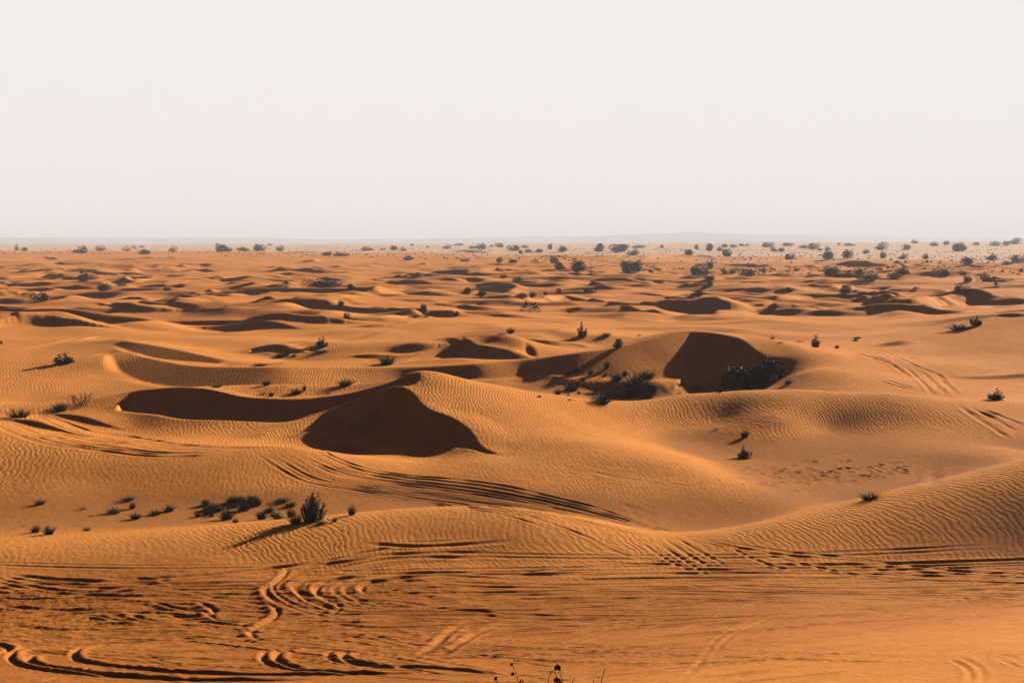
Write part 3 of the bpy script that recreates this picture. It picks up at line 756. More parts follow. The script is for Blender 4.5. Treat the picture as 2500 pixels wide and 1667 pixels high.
c = mixc(t_, math_(t_, 'MULTIPLY', churn_vig, math_(t_, 'ADD', .25, math_(t_, 'MULTIPLY', noise_(t_, pos, .35, 4, .65), .9))), c, (.30, .09, .015))  # vignette darkening of the foreground painted into the disturbed sand's colour
c = mixc(t_, math_(t_, 'MULTIPLY', plain, math_(t_, 'ADD', .75, math_(t_, 'MULTIPLY', noise_(t_, pos, .02, 3, .6), .3))), c, (.62, .42, .29))  # paler far sand, with part of the haze fade painted into its colour
t_.links.new(c, bs.inputs['Base Color'])

slope_z = np.zeros((NR, NC), np.float32)
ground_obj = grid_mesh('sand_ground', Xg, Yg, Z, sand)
tag(ground_obj, kind='structure')
side_ = 1/(1+np.exp(-Xg/Yg*9))
PLAIN_FADE = sstep(0, 1, (Yg-(1150-560*side_))/260+.35*perlin(Xg/60, Yg/90))  # pale sand zone, also carries the painted fade towards the horizon
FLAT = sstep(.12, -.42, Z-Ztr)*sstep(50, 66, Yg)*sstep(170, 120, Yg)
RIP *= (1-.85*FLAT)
CHURN_VIG = sstep(63, 54, Yg+edge_w)*(.62+.38*sstep(14, -2, Xg-(Yg-45)*.8))  # painted vignette over the near ground, along with the disturbed sand tone
CHURN_VIG *= 1-.72*sstep(-2.5, 3, (Xg-1.3)*.67-(Yg-35)*.74)  # painted darkening eased on the lower right for a brighter sweep
for nm, arr in (('ripple', RIP), ('plain', PLAIN_FADE), ('flat', FLAT), ('churn_vignette', CHURN_VIG)):
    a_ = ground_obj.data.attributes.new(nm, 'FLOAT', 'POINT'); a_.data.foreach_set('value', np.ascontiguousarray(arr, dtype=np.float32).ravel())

# ------------------------------------------------------------------ far blue hills
def hills(name, y0, depth, prof, mat):
    xs = np.linspace(-y0*.62, y0*.62, 260); ys = np.linspace(0, 1, 14)
    X = np.repeat(xs[None], 14, 0); Y = y0+depth*np.repeat(ys[:, None], 260, 1)
    hgt_ = np.array([prof(x/y0) for x in xs])
    nz = 1+.22*perlin(X/900, Y/700)+.10*perlin(X/300+5, Y/260)
    Zz = -8+(hgt_[None]+8)*np.sin(np.pi*np.clip(ys, 0, 1))[:, None]**.8*nz
    o = grid_mesh(name, X, Y, Zz, mat); tag(o, kind='structure'); return o
hm_ = bpy.data.materials.new('hill_rock'); hm_.use_nodes = True
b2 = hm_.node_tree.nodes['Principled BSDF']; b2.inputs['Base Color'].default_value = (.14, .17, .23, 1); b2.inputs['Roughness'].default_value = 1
def prof1(u):
    g = lambda c_, w_: math.exp(-((u-c_)/w_)**2)
    return 30+40*g(.135, .10)+17*g(.25, .07)+16*g(-.34, .12)+10*g(-.22, .05)+12*g(.0, .06)+13*g(.37, .05)
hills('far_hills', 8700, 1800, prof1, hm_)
# ------------------------------------------------------------------ plants
def leaf_mat(name, c1, c2, rough=.7, spec=.06, transl=0.0):
    m = bpy.data.materials.new(name); m.use_nodes = True; t = m.node_tree; b = t.nodes['Principled BSDF']
    g = N(t, 'ShaderNodeNewGeometry'); oi = N(t, 'ShaderNodeObjectInfo')
    f = math_(t, 'ADD', math_(t, 'MULTIPLY', g.outputs['Random Per Island'], .7), math_(t, 'MULTIPLY', oi.outputs['Random'], .3))
    t.links.new(mixc(t, f, c1, c2), b.inputs['Base Color']); b.inputs['Roughness'].default_value = rough
    b.inputs['Specular IOR Level'].default_value = spec
    return m
M_far = leaf_mat('bush_leaves', (.024, .032, .012), (.065, .070, .028))
M_dark = leaf_mat('dense_bush_leaves', (.012, .022, .012), (.035, .050, .024))
M_pale = leaf_mat('dry_bush_leaves', (.12, .10, .05), (.20, .16, .08))
M_waxy = leaf_mat('waxy_leaves', (.020, .034, .010), (.065, .080, .030), rough=.6, spec=.06)
M_grass = leaf_mat('grass_blades', (.035, .045, .015), (.12, .12, .045), rough=.7)
M_dry = leaf_mat('dry_grass_blades', (.12, .075, .03), (.26, .17, .07), rough=.8)
M_wood = leaf_mat('twig_wood', (.07, .045, .028), (.13, .09, .055), rough=.9, spec=.1)
M_stem = leaf_mat('green_stem', (.09, .10, .05), (.16, .14, .08), rough=.7)

def strip(V_, F_, p0, p1, p2, w0, w1, seg=3):
    """a flat bent blade"""
    i0 = len(V_); pts_ = []
    for k in range(seg+1):
        t = k/seg; pts_.append(p0*(1-t)**2+p1*2*t*(1-t)+p2*t*t)
    d = (p2-p0); s = d.cross(Vector((rv.uniform(-1, 1), rv.uniform(-1, 1), .3)))
    s = s.normalized() if s.length > 1e-6 else Vector((1, 0, 0))
    for k, p in enumerate(pts_):
        w = w0+(w1-w0)*k/seg
        V_ += [p-s*w, p+s*w]
    for k in range(seg): F_.append((i0+2*k, i0+2*k+1, i0+2*k+3, i0+2*k+2))
def tube(V_, F_, pts_, r0, r1, n=4):
    i0 = len(V_); m = len(pts_)
    for k, p in enumerate(pts_):
        d = (pts_[min(k+1, m-1)]-pts_[max(k-1, 0)]).normalized()
        a = d.orthogonal().normalized(); b = d.cross(a); r = r0+(r1-r0)*k/(m-1)
        for j in range(n): V_.append(p+(a*math.cos(2*math.pi*j/n)+b*math.sin(2*math.pi*j/n))*r)
    for k in range(m-1):
        for j in range(n): F_.append((i0+k*n+j, i0+k*n+(j+1) % n, i0+(k+1)*n+(j+1) % n, i0+(k+1)*n+j))
    F_.append(tuple(i0+(m-1)*n+j for j in range(n)))
def leaf(V_, F_, p, d, up, L, w):
    """an oval leaf folded along its midrib"""
    s = d.cross(up); s = s.normalized() if s.length > 1e-5 else d.orthogonal().normalized()
    n_ = s.cross(d).normalized(); i0 = len(V_)
    V_ += [p, p+d*L*.25+s*w*.42+n_*w*.12, p+d*L*.62+s*w*.5+n_*w*.12, p+d*L, p+d*L*.62-s*w*.5+n_*w*.12, p+d*L*.25-s*w*.42+n_*w*.12, p+d*L*.5-n_*w*.06]
    F_.extend([(i0, i0+1, i0+6), (i0+1, i0+2, i0+6), (i0+2, i0+3, i0+6), (i0+3, i0+4, i0+6), (i0+4, i0+5, i0+6), (i0+5, i0, i0+6)])
rv = random.Random(21)
def rdir(zmin=-1):
    while True:
        v = Vector((rv.uniform(-1, 1), rv.uniform(-1, 1), rv.uniform(zmin, 1)))
        if .1 < v.length < 1: return v.normalized()

def mk(name, V_, F_, mat):
    me = bpy.data.meshes.new(name); me.from_pydata([tuple(v) for v in V_], [], F_); me.materials.append(mat); me.update(); return me
# every builder returns [(part name, mesh)] at unit size: width 1, height 1, base at the origin
def b_dome(seed, n=900, lobes=7, flat=1.0, leafs=.05, mat=None, spiky=0.0):
    rv.seed(seed); V_, F_ = [], []
    L = []
    for i in range(lobes):
        a = rv.uniform(0, 6.283); r = rv.uniform(.16, .34)
        hh = rv.uniform(.45, 1.0) if i else 1.0
        L.append((math.cos(a)*r*(1 if i else .3), math.sin(a)*r*(1 if i else .3), hh, rv.uniform(.18, .28)*(1.2-.3*hh)))
    for i in range(n):
        cx, cy, hh, rr_ = L[rv.randrange(lobes)]
        v = rdir(); k = rv.uniform(.45, 1.0)**.5
        z = hh*(.5+.5*v.z*k)
        tap = 1.0-.35*abs(z/hh-.4)
        p = Vector((cx+v.x*rr_*k*tap, cy+v.y*rr_*k*tap, max(.0, z)))
        if spiky and rv.random() < spiky: p = Vector((p.x*1.12, p.y*1.12, p.z*1.08+.03))
        d = (rdir()*.7+Vector((p.x*1.5, p.y*1.5, .55))).normalized(); s = leafs*rv.uniform(.6, 1.5)
        a = d.cross(rdir()).normalized(); i0 = len(V_)
        V_ += [p-a*s*.5, p+a*s*.5, p+d*s*1.6]; F_.append((i0, i0+1, i0+2))
        V_ += [p-a*s*.4+d*s*.5, p+d*s*.1+a.cross(d)*s*.6, p+d*s*1.3-a.cross(d)*s*.3]; F_.append((i0+3, i0+4, i0+5))
    W_, G_ = [], []
    for cx, cy, hh, rr_ in L:
        tube(W_, G_, [Vector((0, 0, -.1)), Vector((cx*.5, cy*.5, hh*.3)), Vector((cx, cy, hh*.75))], .018, .006, 4)
    return [('foliage', mk('foliage', V_, F_, mat or M_far)), ('stem', mk('stem', W_, G_, M_wood))]
def b_open(seed, mat=None):
    """an open small tree: clumps on bare crooked limbs"""
    rv.seed(seed); V_, F_, W_, G_ = [], [], [], []
    for i in range(7):
        a = rv.uniform(0, 6.283); r = rv.uniform(.18, .42); h = rv.uniform(.45, .9)
        tip = Vector((math.cos(a)*r, math.sin(a)*r*.7, h))
        tube(W_, G_, [Vector((0, 0, -.1)), tip*.45+Vector((rv.uniform(-.05, .05), 0, .05)), tip], .022, .008, 4)
        for k in range(110):
            v = rdir(); p = tip+Vector((v.x*.14, v.y*.14, v.z*.10))*rv.random()**.4; s = .035*rv.uniform(.6, 1.5); d = rdir(); q_ = d.orthogonal().normalized(); i0 = len(V_)
            V_ += [p-q_*s, p+q_*s, p+d*s*1.8]; F_.append((i0, i0+1, i0+2))
    return [('foliage', mk('foliage', V_, F_, mat or M_far)), ('stem', mk('stem', W_, G_, M_wood))]
def b_tuft(seed, n=260, spread=.5, mat=None, w=.009):
    rv.seed(seed); V_, F_ = [], []
    for i in range(n):
        a = rv.uniform(0, 6.283); r = rv.random()**.6*spread; h = rv.uniform(.45, 1.0)*(1-.35*(r/spread)**2)
        b0 = Vector((math.cos(a)*r*.35, math.sin(a)*r*.35, -.05)); tip = Vector((math.cos(a)*r+rv.uniform(-.06, .06), math.sin(a)*r+rv.uniform(-.06, .06), h))
        mid = b0*.6+tip*.25+Vector((0, 0, h*.5)); strip(V_, F_, b0, mid, tip, w*rv.uniform(.8, 1.5), w*.2)
    return [(None, mk('grass_tuft', V_, F_, mat or M_grass))]
def b_waxy(seed, stems=14, leaves=16, L=.13, tall=1.0, mat=None, wide=.42, dome=False):
    """upright stems with paired big oval leaves all the way up"""
    rv.seed(seed); V_, F_, W_, G_ = [], [], [], []
    for i in range(stems):
        a = rv.uniform(0, 6.283); r = wide*rv.random()**.7; h = rv.uniform(.35, 1.0)*(1-.45*r/wide)*tall
        if dome: h = rv.uniform(.62, 1.0)*math.sqrt(max(.08, 1-(r/wide)**2*.9)); r *= 1.1
        elif i == 0: h, r = tall*.95, .12
        tip = Vector((math.cos(a)*r, math.sin(a)*r, h)); b0 = Vector((math.cos(a)*r*.55, math.sin(a)*r*.55, -.06)); mid = (b0+tip)*.5+Vector((rv.uniform(-.09, .09), rv.uniform(-.09, .09), rv.uniform(-.12, .02)))
        P3 = [b0*(1-t)**2+mid*2*t*(1-t)+tip*t*t for t in (0, .25, .5, .75, 1)]
        tube(W_, G_, P3, .011, .005, 4)
        for k in range(leaves):
            t = .03+.97*(k+rv.random()*.5)/leaves; p = b0*(1-t)**2+mid*2*t*(1-t)+tip*t*t
            ang_ = k*1.57+rv.uniform(-.3, .3)
            for sgn in (0, math.pi):
                d = Vector((math.cos(ang_+sgn), math.sin(ang_+sgn), rv.uniform(-.1, 1.0))).normalized()
                leaf(V_, F_, p, d, Vector((0, 0, 1)), L*rv.uniform(.7, 1.2)*(1-.3*t), L*.62*rv.uniform(.8, 1.1))
    return [('foliage', mk('foliage', V_, F_, mat or M_waxy)), ('stem', mk('stem', W_, G_, M_stem))]
def b_twigs(seed, n=26, mat=None, fork=2, thick=.010, spread=.5):
    rv.seed(seed); V_, F_ = [], []
    def br(p, d, L, r, dep):
        q_ = p+d*L*.5+Vector((rv.uniform(-.04, .04), rv.uniform(-.04, .04), 0))*L; e = p+d*L
        tube(V_, F_, [p, q_, e], r, r*.55, 3)
        if dep:
            for _ in range(rv.choice((2, 3))): br(e, (d+rdir()*.55+Vector((0, 0, .15))).normalized(), L*rv.uniform(.55, .8), r*.6, dep-1)
    for i in range(n):
        a = rv.uniform(0, 6.283); r = rv.random()*spread
        br(Vector((math.cos(a)*r*.8, math.sin(a)*r*.5, -.04)), Vector((math.cos(a)*.35, math.sin(a)*.35, 1)).normalized(), rv.uniform(.22, .42), thick, fork)
    return [(None, mk('dry_shrub', V_, F_, mat or M_wood))]

PROTO = {
    'dome': [b_dome(1), b_dome(2, lobes=5), b_dome(3, lobes=9, spiky=.2), b_dome(4, lobes=6, spiky=.1)],
    'ddome': [b_dome(11, 1500, 8, mat=M_dark, leafs=.042), b_dome(12, 1500, 6, mat=M_dark, leafs=.042, spiky=.2)],
    'pdome': [b_dome(21, 420, 7, mat=M_pale), b_dome(22, 420, 5, mat=M_pale)],
    'hedge': [b_dome(31, 3200, 15, mat=M_dark, leafs=.03, spiky=.25)],
    'open': [b_open(41), b_open(42)],
    'tuft': [b_tuft(51), b_tuft(52, 200, .55), b_tuft(53, 280, .45), b_tuft(54, 220, .6)],
    'lowtuft': [b_tuft(61, 200, .62, w=.012), b_tuft(62, 170, .65, w=.012)],
    'drytuft': [b_tuft(71, 60, .6, mat=M_dry), b_tuft(72, 50, .6, mat=M_dry)],
    'waxy': [b_waxy(81, stems=16, leaves=9, L=.20), b_waxy(82, stems=15, leaves=8, L=.21), b_waxy(83, stems=13, leaves=7, L=.24)],
    'waxytall': [b_waxy(86, stems=44, leaves=20, L=.10, wide=.44, dome=True)],
    'leafbush': [b_dome(91, 2400, 11, mat=M_waxy, leafs=.05, spiky=.45), b_dome(92, 2400, 10, mat=M_waxy, leafs=.05, spiky=.45)],
    'twigs': [b_twigs(95)],
    'stalks': [b_twigs(96, n=12, fork=1, thick=.007, spread=.6)],
}
NAMES = {'dome': 'desert_bush', 'ddome': 'desert_bush', 'pdome': 'desert_bush', 'hedge': 'thicket', 'open': 'desert_tree', 'tuft': 'grass_tuft', 'lowtuft': 'grass_tuft',
         'drytuft': 'grass_tuft', 'waxy': 'broadleaf_shrub', 'waxytall': 'broadleaf_shrub', 'leafbush': 'leafy_bush', 'twigs': 'dry_shrub', 'stalks': 'dry_shrub'}
CATS = {'desert_bush': 'bush', 'thicket': 'thicket', 'desert_tree': 'small tree', 'grass_tuft': 'grass tuft', 'broadleaf_shrub': 'shrub', 'leafy_bush': 'bush', 'dry_shrub': 'dry shrub'}
pr = random.Random(99)
def plant(kind, t, x, y, w, h, label, group=None, lean=0.0, V0=None):
    """x, y: foot of the plant in the frame; w, h: its size there"""
    s = SC[t][0]; U, V = fr(t, x, y); X, Y, Zp = hit(U, V)
    Wd, Hd = w*s*Y/F0, h*s*Y/F0/math.cos(PITCH)
    parts_ = pr.choice(PROTO[kind]); nm = NAMES[kind]
    rz = pr.uniform(0, 6.283) if kind not in ('hedge', 'stalks') else pr.uniform(-.2, .2)
    Zp = ground(X, Y)-.02
    if parts_[0][0] is None:
        o = bpy.data.objects.new(nm, parts_[0][1]); COL.objects.link(o); root = o
    else:
        root = bpy.data.objects.new(nm, None); root.empty_display_size = .2; COL.objects.link(root)
        for pn, me in parts_:
            c = bpy.data.objects.new(pn, me); COL.objects.link(c); c.parent = root
    kx, kz = (1.7, 1.5) if 'tuft' in kind else (1.35, 1.1) if kind == 'leafbush' else (1.15, 1.0)
    root.location = (X, Y, Zp); root.rotation_euler = (0, lean, rz)
    root.scale = (Wd*kx, Wd*kx if kind != 'hedge' else Wd*.5, Hd*kz)
    tag(root, label, CATS[nm], group)
    return root
ORD = ['leftmost', 'second', 'third', 'fourth', 'fifth', 'sixth', 'seventh', 'eighth', 'ninth', 'tenth', 'eleventh', 'twelfth', 'thirteenth', 'fourteenth', 'fifteenth',
       'sixteenth', 'seventeenth', 'eighteenth', 'nineteenth', 'twentieth']
for tens in ('twenty', 'thirty', 'forty'):
    ORD += [tens+'-'+o_ for o_ in ('first', 'second', 'third', 'fourth', 'fifth', 'sixth', 'seventh', 'eighth', 'ninth')]+[{'twenty': 'thirtieth', 'thirty': 'fortieth', 'forty': 'fiftieth'}[tens]]
def ordn(k, where): return ('leftmost %s' % where) if k == 0 else ('%s from left %s' % (ORD[k], where))
FAR = {
 'a': [('pdome',110,188,42,45),('dome',160,190,45,25),('dome',525,206,72,50),('pdome',645,190,80,40),('dome',480,202,52,22),('pdome',810,192,50,35),('ddome',915,213,85,36),('pdome',850,176,42,25),
       ('pdome',900,170,42,20),('pdome',1110,195,62,42),('dome',1390,196,112,56),('dome',1455,195,52,30),('dome',1550,189,92,26),('dome',1640,192,92,50),
       ('dome',1720,156,38,16),('dome',1790,191,52,36),('dome',2100,221,85,30),('dome',2170,224,100,28),('pdome',2320,190,52,30),
       ('ddome',650,446,112,56),('ddome',255,515,100,66),('ddome',1065,445,62,26),('ddome',520,333,26,24),('dome',530,382,60,26),('ddome',590,370,60,14)],
 'b': [('pdome',250,188,82,30),('dome',410,186,56,34),('pdome',475,191,56,30),('pdome',350,186,42,20),('dome',540,156,28,14),('pdome',640,168,32,16),('pdome',770,176,72,30),('dome',840,156,62,18),
       ('dome',985,181,62,44),('dome',920,176,62,20),('ddome',1095,168,56,32),('dome',1050,165,32,16),('ddome',1185,190,72,40),('dome',1222,206,38,26),('dome',1255,171,46,22),
       ('dome',1280,201,48,26),('dome',1345,201,58,28),('dome',1428,181,42,42),('dome',1490,196,78,42),('ddome',1730,195,86,56),('ddome',1850,195,132,52),('dome',1900,166,42,22),
       ('dome',1990,170,90,20),('ddome',2135,172,28,24),('ddome',2305,216,48,36),('dome',1950,217,80,34),
       ('ddome',520,249,72,30),('dome',880,258,62,22),('ddome',1100,266,46,40),('dome',1165,266,80,26),('dome',1430,270,76,50),('ddome',1482,313,92,56),('ddome',1586,326,112,90),
       ('dome',1880,292,84,46),('dome',1915,332,80,62),('dome',1990,322,112,78),('dome',2345,346,54,70),
       ('dome',1130,363,64,26),('dome',1215,393,66,42),('ddome',150,427,64,30),('ddome',885,466,88,46),('ddome',978,483,80,58),
       ('dome',1240,489,88,36),('ddome',1302,486,54,40),('dome',1390,471,28,24),('ddome',1475,456,38,32),('ddome',1668,461,76,36),('ddome',1697,401,26,14),('ddome',608,558,50,32),
       ('ddome',820,604,48,32),('pdome',625,612,54,30),('ddome',120,621,38,40),('ddome',80,536,50,32)],
 'c': [('ddome',340,191,62,52),('dome',270,181,38,36),('ddome',215,213,48,36),('dome',435,169,42,28),('dome',412,191,42,28),('dome',495,169,42,26),('ddome',460,226,74,52),('dome',540,160,42,18),
       ('dome',585,159,32,16),('ddome',715,166,78,34),('dome',753,193,48,30),('dome',815,196,52,30),('ddome',845,159,72,24),('dome',945,173,62,24),('ddome',1008,181,64,46),('dome',1045,188,42,16),
       ('dome',1100,186,38,24),('ddome',1102,244,88,60),('dome',1232,238,68,62),('ddome',858,246,60,42),('dome',1347,206,42,28),('dome',1447,186,72,58),('dome',1235,156,72,18),
       ('dome',1170,151,22,16),('dome',1445,236,56,46),('dome',1590,183,62,40),('dome',1585,243,62,36),('dome',1730,243,52,36),('dome',1650,142,48,24),('dome',1780,159,62,30),
       ('dome',1865,151,54,28),('ddome',1935,194,114,62),('dome',2055,154,54,22),('dome',2165,158,64,32),('dome',2225,156,54,32),('dome',2300,147,84,44),('dome',2150,251,68,46),
       ('ddome',2320,263,92,52),('ddome',1980,276,88,52),('dome',2245,276,72,24),
       ('dome',282,352,100,76),('ddome',355,303,52,50),('ddome',352,381,86,40),('dome',437,336,38,42),('dome',495,337,58,36),('ddome',585,352,112,52),('ddome',1110,352,132,68),
       ('dome',1235,361,48,46),('dome',1292,352,62,58),('dome',1342,376,140,56),('dome',1526,373,88,52),('dome',1580,343,90,58),('ddome',1825,353,106,52),('dome',1975,389,78,44),
       ('dome',2100,387,108,60),('open',2175,410,112,58),('ddome',1950,446,86,38),('ddome',325,414,82,32),('ddome',270,474,122,34),('ddome',853,453,62,34),('ddome',1212,464,84,64),
       ('dome',1280,451,34,16),('ddome',1665,431,34,14)]}
rows = {}
for t, L_ in FAR.items():
    for k in L_:
        U, V = fr(t, k[1], k[2]); hpx = k[4]*SC[t][0]; wpx = k[3]*SC[t][0]
        row = 0 if V < 569 else 1 if V < 584 else 2 if V < 612 else 3 if V < 647 else 4
        if row <= 1 and U < 1500: row = 0
        third = min(3, int(U/588))
        rows.setdefault((row, third), []).append((U, k, t, wpx, hpx))
ROWN = ['on the skyline', 'just below skyline', 'upper far plain', 'near edge of the far plain', 'among middle dunes']
THN = ['far left', 'centre left', 'centre right', 'far right']
for (row, third), L_ in sorted(rows.items()):
    L_.sort(key=lambda a: a[0])
    for i, (U, k, t, wpx, hpx) in enumerate(L_):
        size = 'large' if wpx > 36 else 'mid-sized' if wpx > 20 else 'small'
        tone = {'pdome': 'pale dry', 'dome': 'grey-green', 'ddome': 'dark green', 'open': 'open-limbed'}[k[0]]
        lab = '%s %s bush, %s' % (size, tone, ordn(i, '%s, %s' % (ROWN[row], THN[third])))
        plant(k[0], t, k[1], k[2], k[3], k[4], lab, 'bushes '+ROWN[row])
plant('hedge', 'a', 2058, 424, 235, 60, 'long dark green thicket with spiky tops behind a low lit sand rise', None)

# --- single plants one can point at
plant('leafbush', 'k', 1840, 352, 240, 175, 'bushy broad-leaved green bush, left one of the pair below the tall dark slope', 'pair of bushes below the tall dune')
plant('leafbush', 'k', 2070, 300, 200, 195, 'bushy broad-leaved green bush, right one of the pair below the tall dark slope', 'pair of bushes below the tall dune')
plant('stalks', 'k', 2215, 308, 170, 200, 'thin bare stalks with dry heads just right of the bush pair')
plant('waxytall', 'd', 719, 1196, 62, 74, 'tall dark shrub with silvery glinting oval leaves in the left foreground hollow')
plant('waxy', 'd', 1711, 1052, 38, 34, 'small dark shrub with shiny leaves alone on the brown flat hollow')
plant('waxy', 'd', 2285, 918, 50, 28, 'low wide shrub with shiny leaves at the right edge behind the broad dune')
plant('waxy', 'd', 1871, 797, 30, 32, 'spiky dark shrub with pointed top and long shadow right of the tall dune')
plant('waxy', 'd', 148, 834, 58, 30, 'low dark leafy shrub on the ripples at the far left')
plant('waxy', 'd', 738, 796, 40, 26, 'loose olive shrub on lit sand above the small dark dune')
plant('waxy', 'd', 1336, 772, 28, 36, 'upright leafy sapling with open top on the pale sand rise')
plant('waxy', 'd', 2243, 747, 34, 28, 'dark leafy shrub on the right-hand slope with its shadow to the left')
plant('ddome', 'd', 1419, 800, 28, 24, 'dense dark round tuft on the sand crest left of the tall dune')
plant('waxy', 'h', 1925, 322, 70, 56, 'little pale-leaved plant low in the grass left of the silvery shrub')
plant('twigs', 'e', 545, 520, 160, 110, 'bare twiggy dry shrub behind the left end of the main dune')
plant('lowtuft', 'e', 410, 556, 80, 44, 'green grass clump at the foot of the bare twiggy shrub')
plant('lowtuft', 'e', 125, 606, 115, 52, 'wide green grass clump by itself at the far left edge')
plant('lowtuft', 'f', 262, 246, 95, 50, 'faint green grass clump in front of the pointed dune')
plant('lowtuft', 'd', 1998, 1147, 38, 14, 'flat green grass clump behind the right foreground dune crest')
plant('tuft', 'd', 1710, 1004, 20, 14, 'small grass tuft just above the shiny shrub on the brown flat')
plant('lowtuft', 'd', 2205, 757, 44, 10, 'dry low growth beside the dark shrub on the right-hand slope')
plant('dome', 'd', 1, 790, 8, 10, 'tiny dark bush cut by the left picture edge')

SETS = [
 ('in the hollow of the left foreground', 'h', [('lowtuft',325,172,70,40),('drytuft',670,212,80,30),('lowtuft',1050,140,90,34),('tuft',1085,206,56,46),('lowtuft',930,244,95,46),('tuft',1110,292,92,46),
    ('lowtuft',1275,258,80,36),('tuft',1385,228,92,52),('tuft',1620,277,44,42),('tuft',1692,262,60,52),('tuft',1780,227,56,44),('tuft',1860,296,104,80),('lowtuft',1900,154,80,50),
    ('tuft',2060,136,70,36),('lowtuft',2000,222,90,64),('tuft',2110,182,60,50),('tuft',1925,196,50,40),('tuft',2145,294,90,58),('tuft',2275,292,80,50),('lowtuft',2310,152,100,34),
    ('tuft',290,402,74,60),('tuft',400,418,90,62),('tuft',710,386,52,26),('drytuft',750,272,56,18),('drytuft',180,352,70,12),('tuft',2385,275,74,62),('lowtuft',2425,330,94,76),
    ('tuft',2885,258,58,74),('lowtuft',2630,334,80,26),('tuft',2745,312,38,28),('lowtuft',2380,190,80,36),('lowtuft',2200,238,70,34)]),
 ('in the shaded hollow below the tall dune', 'k', [('tuft',655,176,56,52),('tuft',385,206,52,32),('tuft',310,236,56,42),('tuft',515,232,34,42),('tuft',440,287,40,28),('tuft',640,247,28,28),
    ('tuft',345,372,132,78),('tuft',225,407,56,46),('drytuft',320,418,34,28),('tuft',60,432,34,16),('tuft',410,404,28,28),('drytuft',330,462,34,24),('tuft',740,287,112,58),('tuft',815,242,52,38),
    ('lowtuft',1010,264,124,62),('tuft',1320,332,28,58),('lowtuft',610,484,142,60),('tuft',750,372,54,22),('tuft',960,362,54,42),('lowtuft',1020,444,94,64),('tuft',755,424,54,24),
    ('lowtuft',905,335,190,86),('lowtuft',1000,384,170,80),('lowtuft',865,424,130,60),('lowtuft',640,440,120,50),('drytuft',1465,342,34,16),('drytuft',1300,402,28,16),('tuft',860,330,60,26),('tuft',1655,392,30,24),('lowtuft',2258,314,64,34),('tuft',890,400,44,20)]),
 ('behind the crest of the main dune', 'e', [('tuft',1800,388,60,28),('drytuft',1780,452,50,24),('tuft',1832,462,42,24),('tuft',2000,447,72,34),('tuft',2056,424,28,34),('drytuft',2212,452,30,22),
    ('lowtuft',2330,392,90,40),('lowtuft',1460,402,60,16)]),
 ('at the foot of the small dark left dune', 'e', [('tuft',1890,197,52,24),('tuft',1935,187,50,22),('tuft',1985,192,34,14),('lowtuft',1755,258,82,16),('lowtuft',2170,164,90,12)]),
 ('on the open sand of the right half', 'g', [('drytuft',652,78,34,24),('drytuft',700,104,40,12),('tuft',1087,138,32,18),('tuft',1222,76,50,14),('tuft',1212,90,40,10),('drytuft',835,96,56,12),('lowtuft',130,420,70,20),('drytuft',275,690,36,16)]),
 ('on the sunlit middle sand', 'b', [('tuft',1168,716,52,30),('tuft',1772,737,62,26),('drytuft',1112,722,60,14),('drytuft',1740,742,40,12),('drytuft',1990,732,26,12),('drytuft',1395,472,20,16)]),
 ('on the distant left sand', 'a', [('drytuft',1825,427,26,26),('drytuft',1795,416,24,14),('drytuft',1605,457,26,12),('lowtuft',75,408,60,14),('drytuft',715,384,14,10),('drytuft',1300,560,26,14),('drytuft',1440,548,30,12),('drytuft',2230,622,34,40)]),
]
hx = SETS[0][2]+[(pr.choice(('tuft', 'tuft', 'lowtuft')), 1640+pr.random()*640, 150+pr.random()*130, pr.uniform(46, 84), pr.uniform(30, 54)) for _ in range(16)]
SETS[0:1] = [('at the left end of the foreground hollow', 'h', [k for k in hx if k[1] < 1500]), ('around the silvery foreground shrub', 'h', [k for k in hx if k[1] >= 1500])]
KW = {'tuft': 'green', 'lowtuft': 'spreading', 'drytuft': 'dry brown'}
for where, t, L_ in SETS:
    L_ = sorted(L_, key=lambda k: k[1])
    for i, k in enumerate(L_):
        size = 'large' if k[3]*SC[t][0] > 24 else 'small'
        plant(k[0], t, k[1], k[2], k[3], k[4], '%s %s grass tuft, %s' % (size, KW[k[0]], ordn(i, where)), 'grass tufts '+where)

# --- low scrub speckling the far plain: uncountable
rv.seed(7); V_, F_ = [], []
for k in range(30000):
    u = rv.uniform(-.44, .44); side = 1/(1+math.exp(-u*9)); ymin = 1050-600*side
    y = ymin*math.exp(rv.random()**1.2*math.log(3300/ymin)); x = u*y
    den = float(perlin(np.array([x/45.]), np.array([y/70.]))[0]); 
    if rv.random() > (.12+.95*max(0, den+.12))*(.35+.75*side): continue
    z = ground(x, y); w = rv.uniform(.35, 1.5); h = w*rv.uniform(.35, .7)
    for j in range(7):
        a = rv.uniform(0, 6.283); d = Vector((math.cos(a), math.sin(a), 0)); p = Vector((x, y, z-.1))+d*w*rv.uniform(0, .5); i0 = len(V_)
        V_ += [p-d*w*.3, p+Vector((-d.y, d.x, 0))*w*.4, p+Vector((0, 0, h*rv.uniform(.7, 1.3)))+d*w*.2]; F_.append((i0, i0+1, i0+2))
sc_ = bpy.data.objects.new('low_scrub', mk('low_scrub', V_, F_, leaf_mat('scrub', (.045, .045, .02), (.14, .10, .05), rough=.9))); COL.objects.link(sc_)
tag(sc_, 'low brown scrub speckling the pale far plain below the skyline', 'scrub', kind='stuff')

